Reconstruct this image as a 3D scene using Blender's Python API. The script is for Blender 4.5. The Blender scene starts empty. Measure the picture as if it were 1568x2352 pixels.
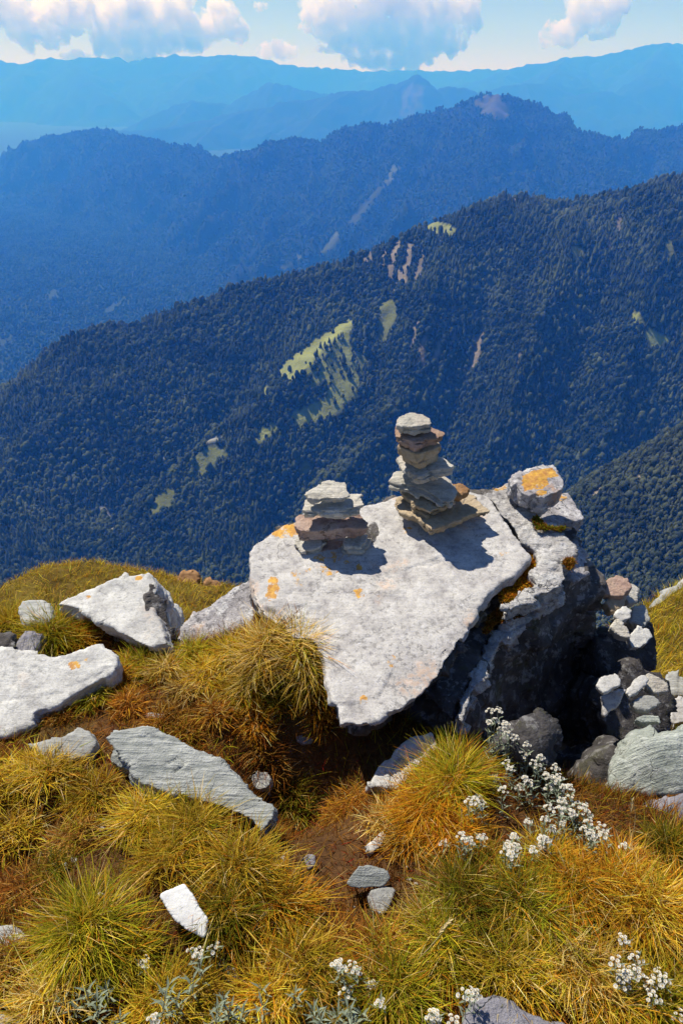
import bpy, bmesh, math, random
import numpy as np
from mathutils import Vector

# ------------------------------------------------------------------ camera, world, sun, exposure
sc = bpy.context.scene
COL = sc.collection
F_PX = 1699.0                       # focal length in photo-scale units (1568 x 2352)
HORIZON = 165.0
PITCH = math.atan((1176.0 - HORIZON) / F_PX)
cam_data = bpy.data.cameras.new('camera')
cam_data.sensor_fit = 'VERTICAL'
cam_data.sensor_height = 36.0
cam_data.lens = F_PX / 2352.0 * 36.0
cam_data.clip_start = 0.05
cam_data.clip_end = 90000.0
cam = bpy.data.objects.new('camera', cam_data)
cam.rotation_euler = (math.pi / 2 - PITCH, 0, 0)
COL.objects.link(cam)
sc.camera = cam

SUN_EL, SUN_AZ = math.radians(58), math.radians(-46)     # azimuth from +Y (view direction), negative = left
SUN_DIR = Vector((math.sin(SUN_AZ) * math.cos(SUN_EL), math.cos(SUN_AZ) * math.cos(SUN_EL), math.sin(SUN_EL)))

world = bpy.data.worlds.new('World')
sc.world = world
world.use_nodes = True
wn = world.node_tree.nodes
wl = world.node_tree.links
wn.clear()
sky = wn.new('ShaderNodeTexSky')
sky.sky_type = 'NISHITA'
sky.sun_disc = False
sky.sun_elevation = SUN_EL
sky.sun_rotation = SUN_AZ
sky.altitude = 4500
sky.air_density = 1.1
sky.dust_density = 0.15
sky.ozone_density = 1.6
bg = wn.new('ShaderNodeBackground')
bg.inputs['Strength'].default_value = 0.069
wo = wn.new('ShaderNodeOutputWorld')
wl.new(sky.outputs[0], bg.inputs['Color'])
wl.new(bg.outputs[0], wo.inputs['Surface'])

sun_data = bpy.data.lights.new('sun', 'SUN')
sun_data.energy = 4.6
sun_data.angle = math.radians(0.53)
sun_data.color = (1.0, 0.97, 0.93)
sun = bpy.data.objects.new('sun', sun_data)
sun.rotation_euler = (-SUN_DIR).to_track_quat('-Z', 'Y').to_euler()
COL.objects.link(sun)

sc.view_settings.view_transform = 'Standard'
sc.view_settings.look = 'None'
sc.view_settings.gamma = 1.0
sc.view_settings.exposure = 0.58
sc.view_settings.use_curve_mapping = False
sc.cycles.use_denoising = True
sc.cycles.max_bounces = 10
sc.cycles.diffuse_bounces = 3
sc.cycles.glossy_bounces = 2
sc.cycles.transmission_bounces = 3
sc.cycles.volume_bounces = 10
sc.cycles.transparent_max_bounces = 6
sc.cycles.use_adaptive_sampling = True
sc.cycles.adaptive_threshold = 0.01

rng = np.random.default_rng(7)
random.seed(7)

# ------------------------------------------------------------------ picture-to-place helpers
CP, SP = math.cos(PITCH), math.sin(PITCH)

def ray(px, py):
    u = (px - 784.0) / F_PX
    v = (1176.0 - py) / F_PX
    return np.array([u, CP + v * SP, -SP + v * CP])

def at_y(px, py, Y):
    d = ray(px, py)
    return d * (Y / d[1])

def at_z(px, py, Z):
    d = ray(px, py)
    return d * (Z / d[2])

def on_plane(px, py, p0, n):
    d = ray(px, py)
    return d * (np.dot(p0, n) / np.dot(d, n))

def project(P):
    P = np.asarray(P, float)
    dep = P[..., 1] * CP - P[..., 2] * SP
    u = P[..., 0] / dep
    v = (P[..., 1] * SP + P[..., 2] * CP) / dep
    return 784 + u * F_PX, 1176 - v * F_PX

def unit(v):
    v = np.asarray(v, float)
    return v / np.linalg.norm(v)

def in_poly(x, y, poly):
    inside = np.zeros(np.shape(x), bool)
    n = len(poly)
    for i in range(n):
        x1, y1 = poly[i]
        x2, y2 = poly[(i + 1) % n]
        c = ((y1 > y) != (y2 > y)) & (x < (x2 - x1) * (y - y1) / (y2 - y1 + 1e-12) + x1)
        inside ^= c
    return inside

# ------------------------------------------------------------------ noise
_perm = rng.permutation(256)
_perm = np.concatenate([_perm, _perm, _perm])
_grad = rng.normal(size=(256, 3))
_grad /= np.linalg.norm(_grad, axis=1)[:, None]

def pn(p):
    p = np.asarray(p, float)
    i = np.floor(p).astype(np.int64)
    f = p - i
    w = f * f * f * (f * (f * 6 - 15) + 10)
    i &= 255
    out = 0
    for dx in (0, 1):
        wx = w[:, 0] if dx else 1 - w[:, 0]
        for dy in (0, 1):
            wy = w[:, 1] if dy else 1 - w[:, 1]
            for dz in (0, 1):
                wz = w[:, 2] if dz else 1 - w[:, 2]
                h = _perm[_perm[_perm[i[:, 0] + dx] + i[:, 1] + dy] + i[:, 2] + dz]
                g = _grad[h]
                out = out + wx * wy * wz * ((f[:, 0] - dx) * g[:, 0] + (f[:, 1] - dy) * g[:, 1] + (f[:, 2] - dz) * g[:, 2])
    return out * 1.5

def fbm(p, octaves=4, gain=0.5, lac=2.03):
    p = np.asarray(p, float)
    a, s, t = 1.0, 0, 0
    for k in range(octaves):
        s = s + a * pn(p + 17.3 * k)
        t += a
        a *= gain
        p = p * lac
    return s / t

def fbm2(x, y, octaves=4, seed=0.0, gain=0.5):
    x = np.asarray(x, float).ravel()
    y = np.asarray(y, float).ravel()
    return fbm(np.stack([x, y, np.full_like(x, seed + 0.37)], 1), octaves, gain)

def ridged(p, octaves=4, gain=0.5):
    a, s, t = 1.0, 0, 0
    p = np.asarray(p, float)
    for k in range(octaves):
        s = s + a * (1 - 2 * np.abs(pn(p + 9.1 * k)))
        t += a
        a *= gain
        p = p * 2.07
    return s / t

def cells(p, seed=0.0):
    """piecewise-planar cell pattern: every cell has its own level and its own tilt, as fractured rock has"""
    p = np.asarray(p, float) + seed
    i = np.floor(p).astype(np.int64)
    f = p - i
    best = np.full(len(p), 1e9)
    val = np.zeros(len(p))
    for dx in (-1, 0, 1):
        for dy in (-1, 0, 1):
            for dz in (-1, 0, 1):
                h = _perm[_perm[_perm[(i[:, 0] + dx) & 255] + ((i[:, 1] + dy) & 255)] + ((i[:, 2] + dz) & 255)]
                g = _grad[h]
                r = f - np.array([dx, dy, dz]) - 0.5 - 0.42 * g
                d = (r * r).sum(1)
                m = d < best
                best = np.where(m, d, best)
                g2 = _grad[(h * 7 + 31) & 255]
                val = np.where(m, 0.8 * g2[:, 0] + (r * g2).sum(1), val)
    return val

def tps(pts, lam=1e-4, scale=1.0):
    """smooth surface z(x, y) through scattered points"""
    pts = np.asarray(pts, float)
    xy = pts[:, :2] / scale
    n = len(pts)
    def U(r2):
        return 0.5 * r2 * np.log(r2 + 1e-12)
    r2 = ((xy[:, None] - xy[None]) ** 2).sum(-1)
    K = U(r2) + lam * np.eye(n)
    Pm = np.concatenate([np.ones((n, 1)), xy], 1)
    A = np.zeros((n + 3, n + 3))
    A[:n, :n] = K
    A[:n, n:] = Pm
    A[n:, :n] = Pm.T
    b = np.concatenate([pts[:, 2], np.zeros(3)])
    c = np.linalg.solve(A, b)
    def f(x, y):
        q = np.stack([np.ravel(x), np.ravel(y)], 1) / scale
        out = c[n] + q @ c[n + 1:]
        for k in range(n):
            out = out + c[k] * U(((q - xy[k]) ** 2).sum(1))
        return out.reshape(np.shape(x))
    return f

# ------------------------------------------------------------------ object helpers
def tag(o, label=None, cat=None, group=None, kind=None):
    if label: o['label'] = label
    if cat: o['category'] = cat
    if group: o['group'] = group
    if kind: o['kind'] = kind
    return o

def empty(name, loc=(0, 0, 0)):
    o = bpy.data.objects.new(name, None)
    o.empty_display_size = 0.05
    o.location = loc
    COL.objects.link(o)
    return o

def mesh_obj(name, verts, faces, mat, parent=None, smooth=True, col=None, origin=None):
    """link one mesh object; verts are world coordinates"""
    verts = np.asarray(verts, float)
    o_loc = np.zeros(3) if origin is None else np.asarray(origin, float)
    me = bpy.data.meshes.new(name)
    if isinstance(faces, np.ndarray) and faces.ndim == 2:
        nf, k = faces.shape
        me.vertices.add(len(verts))
        me.vertices.foreach_set('co', (verts - o_loc).astype(np.float32).ravel())
        me.loops.add(nf * k)
        me.loops.foreach_set('vertex_index', faces.astype(np.int32).ravel())
        me.polygons.add(nf)
        me.polygons.foreach_set('loop_start', np.arange(0, nf * k, k, dtype=np.int32))
        me.update(calc_edges=True)
    else:
        me.from_pydata((verts - o_loc).tolist(), [], faces)
        me.update()
    me.polygons.foreach_set('use_smooth', np.full(len(me.polygons), smooth))
    if col is not None:
        a = me.color_attributes.new('Col', 'FLOAT_COLOR', 'POINT')
        c4 = np.ones((len(verts), 4), np.float32)
        c4[:, :3] = col
        a.data.foreach_set('color', c4.ravel())
    if mat is not None:
        me.materials.append(mat)
    o = bpy.data.objects.new(name, me)
    o.location = o_loc
    if parent is not None:
        o.parent = parent
        o.location = o_loc - np.array(parent.location)
    COL.objects.link(o)
    return o

def grid_faces(nx, ny):
    i = np.arange(nx * ny).reshape(ny, nx)
    return np.stack([i[:-1, :-1], i[:-1, 1:], i[1:, 1:], i[1:, :-1]], -1).reshape(-1, 4)

class NT:
    """small node-tree writer"""
    def __init__(self, name):
        self.m = bpy.data.materials.new(name)
        self.m.use_nodes = True
        self.n = self.m.node_tree.nodes
        self.l = self.m.node_tree.links
        self.n.clear()
        self.out = self.n.new('ShaderNodeOutputMaterial')
    def node(self, typ, **kw):
        nd = self.n.new(typ)
        for k, v in kw.items():
            setattr(nd, k, v)
        return nd
    def link(self, a, b):
        self.l.new(a, b)
    def val(self, sock, v):
        if hasattr(v, 'is_output') or hasattr(v, 'links'):
            self.l.new(v, sock)
        else:
            sock.default_value = v
    def math(self, op, a, b=0.0, c=None, clamp=False):
        nd = self.node('ShaderNodeMath', operation=op, use_clamp=clamp)
        self.val(nd.inputs[0], a)
        self.val(nd.inputs[1], b)
        if c is not None: self.val(nd.inputs[2], c)
        return nd.outputs[0]
    def noise(self, vec, scale, detail=4, rough=0.55, dist=0.0, out=0):
        nd = self.node('ShaderNodeTexNoise')
        if vec is not None: self.link(vec, nd.inputs['Vector'])
        nd.inputs['Scale'].default_value = scale
        nd.inputs['Detail'].default_value = detail
        nd.inputs['Roughness'].default_value = rough
        nd.inputs['Distortion'].default_value = dist
        return nd.outputs[out]
    def voro(self, vec, scale, feature='F1', out='Distance', rnd=1.0):
        nd = self.node('ShaderNodeTexVoronoi', feature=feature)
        self.link(vec, nd.inputs['Vector'])
        nd.inputs['Scale'].default_value = scale
        nd.inputs['Randomness'].default_value = rnd
        return nd.outputs[out]
    def ramp(self, fac, stops, interp='LINEAR'):
        nd = self.node('ShaderNodeValToRGB')
        nd.color_ramp.interpolation = interp
        els = nd.color_ramp.elements
        while len(els) < len(stops): els.new(0.5)
        for e, (p, c) in zip(els, stops):
            e.position = p
            e.color = (c, c, c, 1) if np.isscalar(c) else (*c, 1)
        self.link(fac, nd.inputs[0])
        return nd.outputs[0]
    def mix(self, fac, a, b, blend='MIX'):
        nd = self.node('ShaderNodeMix', data_type='RGBA', blend_type=blend)
        self.val(nd.inputs['Factor'], fac)
        for s, v in ((nd.inputs['A'], a), (nd.inputs['B'], b)) if False else ((nd.inputs[6], a), (nd.inputs[7], b)):
            if isinstance(v, tuple): s.default_value = (*v, 1)
            else: self.link(v, s)
        return nd.outputs[2]
    def mapping(self, vec, scale=(1, 1, 1), rot=(0, 0, 0), loc=(0, 0, 0)):
        nd = self.node('ShaderNodeMapping')
        self.link(vec, nd.inputs[0])
        nd.inputs['Scale'].default_value = scale
        nd.inputs['Rotation'].default_value = rot
        nd.inputs['Location'].default_value = loc
        return nd.outputs[0]
    def pos(self):
        return self.node('ShaderNodeNewGeometry').outputs['Position']
    def obj(self):
        return self.node('ShaderNodeTexCoord').outputs['Object']
    def attr(self, name, out='Color'):
        return self.node('ShaderNodeAttribute', attribute_name=name).outputs[out]
    def bump(self, h, strength=0.5, dist=0.01, normal=None):
        nd = self.node('ShaderNodeBump')
        nd.inputs['Strength'].default_value = strength
        nd.inputs['Distance'].default_value = dist
        self.link(h, nd.inputs['Height'])
        if normal is not None: self.link(normal, nd.inputs['Normal'])
        return nd.outputs[0]
    def principled(self, color, rough=0.9, normal=None, spec=0.2, **kw):
        nd = self.node('ShaderNodeBsdfPrincipled')
        s = nd.inputs['Base Color']
        if isinstance(color, tuple): s.default_value = (*color, 1)
        else: self.link(color, s)
        self.val(nd.inputs['Roughness'], rough)
        nd.inputs['Specular IOR Level'].default_value = spec
        if normal is not None: self.link(normal, nd.inputs['Normal'])
        for k, v in kw.items(): self.val(nd.inputs[k], v)
        return nd.outputs[0]
    def surface(self, s):
        self.link(s, self.out.inputs['Surface'])
        return self.m

# ------------------------------------------------------------------ far ground: valley floor and mountain ranges
def mat_terrain(name):
    t = NT(name)
    p = t.pos()
    n = t.noise(p, 0.02, 5, 0.6)
    n2 = t.noise(p, 0.12, 3, 0.6)
    c = t.mix(t.math('MULTIPLY', n2, 0.55), t.attr('Col'), (0.02, 0.028, 0.018))
    c = t.mix(t.ramp(n, [(0.35, 0.0), (0.7, 0.35)]), c, t.attr('Col'))
    return t.surface(t.principled(c, 0.95, t.bump(n2, 0.6, 6.0), 0.05))

M_TERRAIN = mat_terrain('mountain_ground')

def mat_forest(name, c0, c1, c2):
    t = NT(name)
    oi = t.node('ShaderNodeObjectInfo')
    p = t.pos()
    n = t.noise(p, 0.35, 3, 0.6)
    c = t.ramp(oi.outputs['Random'], [(0.0, c0), (0.55, c1), (1.0, c2)])
    c = t.mix(t.ramp(n, [(0.35, 0.5), (0.65, 0.0)]), c, c0)
    big = t.noise(p, 0.004, 3, 0.5)
    c = t.mix(t.ramp(big, [(0.42, 0.0), (0.62, 0.6)]), c, c2)
    c = t.mix(t.ramp(t.noise(p, 0.011, 4, 0.6), [(0.5, 0.0), (0.62, 0.75)]), c, c0)
    return t.surface(t.principled(c, 0.9, t.bump(n, 0.7, 1.5), 0.08))

M_TREE = mat_forest('tree_foliage', (0.008, 0.014, 0.008), (0.028, 0.040, 0.020), (0.085, 0.098, 0.042))
M_TREE_FAR = mat_forest('far_tree_foliage', (0.006, 0.014, 0.010), (0.018, 0.034, 0.022), (0.055, 0.085, 0.048))
M_TREE_PALE = mat_forest('pale_tree_foliage', (0.016, 0.022, 0.014), (0.042, 0.052, 0.032), (0.085, 0.095, 0.06))
M_TRUNK = NT('tree_bark')
M_TRUNK = M_TRUNK.surface(M_TRUNK.principled((0.07, 0.055, 0.045), 0.95))

def tree_mesh(name, kind, seed, leaf=None):
    r = np.random.default_rng(seed)
    bm = bmesh.new()
    if kind == 'round':
        bmesh.ops.create_icosphere(bm, subdivisions=2, radius=1.0)
        vs = np.array([v.co[:] for v in bm.verts])
        k = 1 + 0.55 * fbm(vs * 1.3 + seed * 3.1, 2) + 0.35 * fbm(vs * 3.1 + seed, 2)
        vs = vs * k[:, None] * np.array([0.5, 0.5, 0.62]) + np.array([0, 0, 0.78])
        for v, c in zip(bm.verts, vs): v.co = c
    else:
        n = 9
        levels = [(0.16, 0.40), (0.34, 0.36), (0.36, 0.30), (0.62, 0.26), (0.63, 0.21), (0.9, 0.14), (0.91, 0.10)]
        rings = []
        for z, rad in levels:
            ring = []
            for i in range(n):
                a = 2 * math.pi * i / n
                rr = rad * (1 + r.uniform(-0.3, 0.3))
                ring.append(bm.verts.new((rr * math.cos(a), rr * math.sin(a), z * 1.25 + r.uniform(-0.03, 0.03))))
            rings.append(ring)
        top = bm.verts.new((r.uniform(-.03, .03), r.uniform(-.03, .03), 1.45))
        for a, b in zip(rings[:-1], rings[1:]):
            for i in range(n):
                bm.faces.new((a[i], a[(i + 1) % n], b[(i + 1) % n], b[i]))
        for i in range(n):
            bm.faces.new((rings[-1][i], rings[-1][(i + 1) % n], top))
        bm.faces.new(rings[0][::-1])
    nf = len(bm.faces)
    bmesh.ops.create_cone(bm, segments=5, radius1=0.05, radius2=0.03, depth=0.9, cap_ends=False)
    me = bpy.data.meshes.new(name)
    for f in bm.faces: f.material_index = 0
    bm.faces.ensure_lookup_table()
    for i in range(nf, len(bm.faces)): bm.faces[i].material_index = 1
    bm.to_mesh(me)
    bm.free()
    me.polygons.foreach_set('use_smooth', np.full(len(me.polygons), True))
    me.materials.append(leaf or M_TREE)
    me.materials.append(M_TRUNK)
    return me

def tree_proto(name, kind, seed, leaf=None):
    return bpy.data.objects.new(name, tree_mesh(name, kind, seed, leaf))     # not linked: only a pattern for the forests

PROTOS = [tree_proto('oak_pattern', 'round', 1), tree_proto('oak_pattern', 'round', 5),
          tree_proto('fir_pattern', 'cone', 3), tree_proto('fir_pattern', 'cone', 8)]
FAR_PROTOS = [tree_proto('oak_pattern', 'round', 21, M_TREE_FAR), tree_proto('oak_pattern', 'round', 25, M_TREE_FAR), tree_proto('fir_pattern', 'cone', 23, M_TREE_FAR), tree_proto('fir_pattern', 'cone', 28, M_TREE_FAR)]
PALE_PROTOS = [tree_proto('shrub_pattern', 'round', 11, M_TREE_PALE), tree_proto('shrub_pattern', 'round', 15, M_TREE_PALE), tree_proto('fir_pattern', 'cone', 13, M_TREE_PALE), tree_proto('fir_pattern', 'cone', 18, M_TREE_PALE)]

def forest(name, P, size, kind_id, label, protos=None):
    """one uncountable mass of trees: a point mesh whose vertices carry tree instances"""
    me = bpy.data.meshes.new(name)
    me.vertices.add(len(P))
    me.vertices.foreach_set('co', P.astype(np.float32).ravel())
    a = me.attributes.new('size', 'FLOAT_VECTOR', 'POINT')
    s = np.stack([size * rng.uniform(0.85, 1.15, len(P)), size * rng.uniform(0.85, 1.15, len(P)), size * rng.uniform(0.9, 1.35, len(P))], 1)
    a.data.foreach_set('vector', s.astype(np.float32).ravel())
    a = me.attributes.new('turn', 'FLOAT_VECTOR', 'POINT')
    rot = np.zeros((len(P), 3))
    rot[:, 2] = rng.uniform(0, 6.28, len(P))
    rot[:, :2] = rng.normal(0, 0.05, (len(P), 2))
    a.data.foreach_set('vector', rot.astype(np.float32).ravel())
    a = me.attributes.new('pick', 'INT', 'POINT')
    a.data.foreach_set('value', kind_id.astype(np.int32))
    me.update()
    o = bpy.data.objects.new(name, me)
    COL.objects.link(o)
    ng = bpy.data.node_groups.new(name + '_scatter', 'GeometryNodeTree')
    ng.interface.new_socket('Geometry', in_out='INPUT', socket_type='NodeSocketGeometry')
    ng.interface.new_socket('Geometry', in_out='OUTPUT', socket_type='NodeSocketGeometry')
    gi = ng.nodes.new('NodeGroupInput')
    go = ng.nodes.new('NodeGroupOutput')
    m2p = ng.nodes.new('GeometryNodeMeshToPoints')
    ng.links.new(gi.outputs[0], m2p.inputs[0])
    join = ng.nodes.new('GeometryNodeJoinGeometry')
    def named(nm, typ):
        nd = ng.nodes.new('GeometryNodeInputNamedAttribute')
        nd.data_type = typ
        nd.inputs['Name'].default_value = nm
        return nd.outputs['Attribute']
    a_s, a_r, a_p = named('size', 'FLOAT_VECTOR'), named('turn', 'FLOAT_VECTOR'), named('pick', 'INT')
    for k, pr in enumerate(protos or PROTOS):
        oi = ng.nodes.new('GeometryNodeObjectInfo')
        oi.inputs['Object'].default_value = pr
        cmp_ = ng.nodes.new('FunctionNodeCompare')
        cmp_.data_type = 'INT'
        cmp_.operation = 'EQUAL'
        ng.links.new(a_p, cmp_.inputs[2])
        cmp_.inputs[3].default_value = k
        ip = ng.nodes.new('GeometryNodeInstanceOnPoints')
        ng.links.new(m2p.outputs[0], ip.inputs['Points'])
        ng.links.new(cmp_.outputs[0], ip.inputs['Selection'])
        ng.links.new(oi.outputs['Geometry'], ip.inputs['Instance'])
        ng.links.new(a_r, ip.inputs['Rotation'])
        ng.links.new(a_s, ip.inputs['Scale'])
        ng.links.new(ip.outputs[0], join.inputs[0])
    ng.links.new(join.outputs[0], go.inputs[0])
    md = o.modifiers.new('scatter', 'NODES')
    md.node_group = ng
    tag(o, label, 'forest', kind='stuff')
    return o

def visible_front(P):
    """drop trees that stand outside the sight of any camera near this place"""
    px, py = project(P)
    return (px > -260) & (px < 1830) & (py > -50) & (py < 1600)

# ---- the wide valley floor under everything
gx = np.linspace(-23500, 23500, 90)
gy = np.linspace(-1400, 35800, 80)
X, Y = np.meshgrid(gx, gy)
Z = -1560 + 30 * fbm2(X / 1500, Y / 1500, 4).reshape(X.shape)
ZV, gxv, gyv = Z, gx, gy
mesh_obj('valley_floor', np.stack([X, Y, Z], -1).reshape(-1, 3), grid_faces(90, 80), M_TERRAIN,
         col=np.tile([0.035, 0.05, 0.03], (X.size, 1)))
tag(bpy.data.objects['valley_floor'], kind='structure')

FOREST_FLOOR = np.array([0.014, 0.020, 0.013])
MEADOW = np.array([0.25, 0.265, 0.085])
BARE = np.array([0.20, 0.165, 0.13])
SCAR = np.array([0.085, 0.095, 0.05])

def ridge_range(name, lines, box, step, slope, spur_scale, spur_amp, noise_amp, paint=None, color=None, far=1.0, left_far=0.0):
    """mountain range as the upper hull of falling slopes below its crest lines"""
    x0, x1, y0, y1 = np.array(box) * far
    step, spur_scale, spur_amp, noise_amp = step * far, spur_scale * far, spur_amp * far, noise_amp * far
    xs = np.arange(x0, x1 + step, step)
    ys = np.arange(y0, y1 + step, step)
    X, Y = np.meshgrid(xs, ys)
    wx = X.ravel() + 0.35 * spur_scale * fbm2(X / spur_scale / 1.3, Y / spur_scale / 1.3, 3, 3.0)
    wy = Y.ravel() + 0.35 * spur_scale * fbm2(X / spur_scale / 1.3, Y / spur_scale / 1.3, 3, 8.0)
    best = np.full(X.size, -1e9)
    dist = np.full(X.size, 1e9)
    for ln in lines:
        P = np.array([at_y(q[0], q[1], q[2] * far * (1 + left_far * min(1.0, max(0.0, (640 - q[0]) / 640)))) for q in ln])
        k = ln[0][3] if len(ln[0]) > 3 else slope
        for a, b in zip(P[:-1], P[1:]):
            for (ux, uy, wgt) in ((X.ravel(), Y.ravel(), 0), (wx, wy, 1)):
                ab = b[:2] - a[:2]
                t = np.clip(((ux - a[0]) * ab[0] + (uy - a[1]) * ab[1]) / (ab @ ab), 0, 1)
                d = np.hypot(ux - a[0] - t * ab[0], uy - a[1] - t * ab[1])
                if wgt == 0:
                    d0 = d
            dm = np.where(d0 < 0.25 * spur_scale, d0 + (d - d0) * (d0 / (0.25 * spur_scale)), d)
            dm = np.maximum(dm, 0)
            h = a[2] + t * 0 + (b[2] - a[2]) * np.clip(((X.ravel() - a[0]) * ab[0] + (Y.ravel() - a[1]) * ab[1]) / (ab @ ab), 0, 1) - k * dm
            best = np.maximum(best, h)
            dist = np.minimum(dist, d0)
    p = np.stack([X.ravel() / spur_scale, Y.ravel() / spur_scale, np.zeros(X.size)], 1)
    fade = np.clip(dist / (0.6 * spur_scale), 0, 1)
    best = best + spur_amp * fade * (ridged(p, 4) - 0.45) + noise_amp * fbm(p * 9, 3) * np.clip(dist / (0.1 * spur_scale) , 0.55, 1)
    Z = np.maximum(best, -1600)
    V = np.stack([X.ravel(), Y.ravel(), Z], 1)
    c = np.tile(FOREST_FLOOR if color is None else np.array(color), (len(V), 1)).astype(float)
    if paint: c = paint(V, c)
    o = mesh_obj(name, V, grid_faces(len(xs), len(ys)), M_TERRAIN, col=c)
    tag(o, kind='structure')
    return V, Z.reshape(X.shape), xs, ys, c

def sample_grid(Z, xs, ys, x, y):
    fx = np.clip((x - xs[0]) / (xs[1] - xs[0]), 0, len(xs) - 1.001)
    fy = np.clip((y - ys[0]) / (ys[1] - ys[0]), 0, len(ys) - 1.001)
    i, j = fx.astype(int), fy.astype(int)
    u, v = fx - i, fy - j
    return (Z[j, i] * (1 - u) + Z[j, i + 1] * u) * (1 - v) + (Z[j + 1, i] * (1 - u) + Z[j + 1, i + 1] * u) * v

def scatter_xy(box, spacing, jitter=0.48):
    x0, x1, y0, y1 = box
    xs = np.arange(x0, x1, spacing)
    ys = np.arange(y0, y1, spacing)
    X, Y = np.meshgrid(xs, ys)
    X = X.ravel() + rng.uniform(-jitter, jitter, X.size) * spacing
    Y = Y.ravel() + rng.uniform(-jitter, jitter, Y.size) * spacing
    return X, Y

# ---- D: the palest ranges on the skyline
ridge_range('far_mountain', [
    [(-220, 150, 16300), (-80, 146, 16300), (0, 135, 16200), (50, 147, 16200), (90, 132, 16200), (150, 134, 16200), (225, 128, 16100), (265, 140, 16100), (320, 137, 16000), (400, 126, 16000), (470, 130, 16000), (520, 126, 16000), (580, 128, 16000), (640, 146, 16100), (720, 152, 16200), (820, 160, 16300), (1000, 162, 16300), (1180, 158, 16300)],
    [(150, 134, 16200), (190, 175, 14600), (240, 215, 13900)], [(520, 126, 16000), (470, 170, 14500)], [(0, 135, 16200), (-40, 190, 15700)]],
    (-9900, 6200, 11800, 16900), 70, 0.62, 1500, 420, 130, far=2.08)
ridge_range('far_mountain', [
    [(1000, 200, 15700), (1080, 188, 15700), (1130, 168, 15700), (1180, 152, 15700), (1240, 144, 15700), (1300, 131, 15700), (1380, 124, 15700), (1440, 112, 15700), (1490, 102, 15700), (1535, 95, 15700), (1580, 102, 15700), (1700, 122, 15700), (1850, 138, 15700)],
    [(1535, 95, 15700), (1480, 170, 13300), (1420, 230, 12600)], [(1300, 131, 15700), (1260, 180, 13400)]],
    (1200, 10200, 12300, 16500), 60, 0.66, 1500, 420, 130, far=1.95)
# ---- C: pale ranges in the middle distance
ridge_range('pale_mountain', [
    [(150, 345, 13800), (280, 297, 13800), (330, 272, 13800), (400, 240, 13800), (445, 229, 13800), (500, 236, 13800), (530, 236, 13800), (570, 212, 13800), (632, 189, 13800), (690, 204, 13800), (760, 216, 13800), (860, 240, 13800), (960, 262, 13800)],
    [(632, 189, 13800), (600, 260, 12900), (560, 310, 12400)], [(445, 229, 13800), (400, 290, 13000)]],
    (-6400, 3000, 10800, 14800), 45, 0.66, 900, 260, 85, far=1.75)
ridge_range('pale_mountain', [
    [(1020, 240, 14600), (1100, 212, 14600), (1160, 196, 14600), (1205, 190, 14600), (1245, 191, 14600), (1290, 205, 14600), (1350, 228, 14600), (1420, 258, 14600), (1480, 285, 14600), (1568, 320, 14600)],
    [(1205, 190, 14600), (1230, 260, 13600)], [(1330, 215, 14400), (1400, 208, 14400), (1450, 228, 14300), (1500, 258, 14200), (1600, 290, 14200)]],
    (700, 8600, 11600, 15800), 45, 0.66, 900, 260, 85, far=1.7)
def paint_c(V, c):
    px, py = project(V)
    n = fbm2(px / 14, py / 30, 3, 2.0)
    m = in_poly(px + 8 * n, py, [(918, 270), (925, 215), (946, 186), (962, 192), (975, 215), (968, 262), (945, 280)]) & (n > -0.15)
    c[m] = BARE * 0.4
    return c
VC, ZC, xc, yc, cc = ridge_range('pale_mountain', [
    [(150, 330, 11800), (260, 298, 11800), (320, 300, 11800), (400, 290, 11800), (470, 276, 11800), (545, 255, 11800), (600, 250, 11800), (650, 232, 11700), (720, 226, 11700), (785, 209, 11600), (850, 208, 11600), (880, 197, 11600), (920, 190, 11600), (945, 176, 11600), (956, 170, 11600), (968, 196, 11600), (985, 209, 11600), (1030, 199, 11600), (1075, 203, 11600), (1110, 222, 11600), (1180, 250, 11600), (1300, 290, 11600), (1450, 340, 11600)],
    [(956, 179, 11600), (930, 240, 11100), (900, 290, 10700)], [(785, 209, 11600), (720, 270, 10900), (680, 320, 10500)], [(545, 255, 11800), (480, 300, 11100), (440, 340, 10600)]],
    (-5700, 5400, 8600, 12800), 40, 0.7, 700, 240, 70, paint_c, far=1.75)

# ---- B: the big blue forested mountain with the bare summit
def paint_b(V, c):
    px, py = project(V)
    n = fbm2(px / 22, py / 22, 4, 4.0)
    n2 = fbm2(px / 6, py / 20, 3, 9.0)
    m = in_poly(px + 18 * n, py + 14 * n2, [(1086, 232), (1108, 218), (1140, 211), (1160, 232), (1176, 248), (1165, 282), (1130, 272), (1095, 250)])
    c[m] = np.array([0.085, 0.078, 0.06])
    for poly, col in (([(880, 420), (895, 395), (910, 380), (918, 385), (900, 410), (885, 425)], SCAR * 1.3),
                      ([(735, 580), (760, 545), (785, 520), (770, 550), (745, 585)], SCAR * 1.1),
                      ([(800, 510), (850, 450), (880, 420), (884, 428), (850, 470), (810, 520)], SCAR * 0.5),
                      ([(240, 728), (275, 700), (300, 690), (285, 710), (250, 732)], SCAR * 1.5),
                      ([(0, 798), (20, 790), (40, 780), (30, 800), (0, 812)], SCAR * 1.8),
                      ([(0, 870), (18, 860), (10, 890), (0, 895)], SCAR * 1.5),
                      ([(110, 690), (130, 670), (140, 690), (120, 705)], SCAR * 0.9),
                      ([(640, 618), (690, 590), (660, 620)], SCAR * 1.2)):
        m = in_poly(px + 10 * n, py + 10 * n2, poly)
        c[m] = col
    return c
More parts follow.
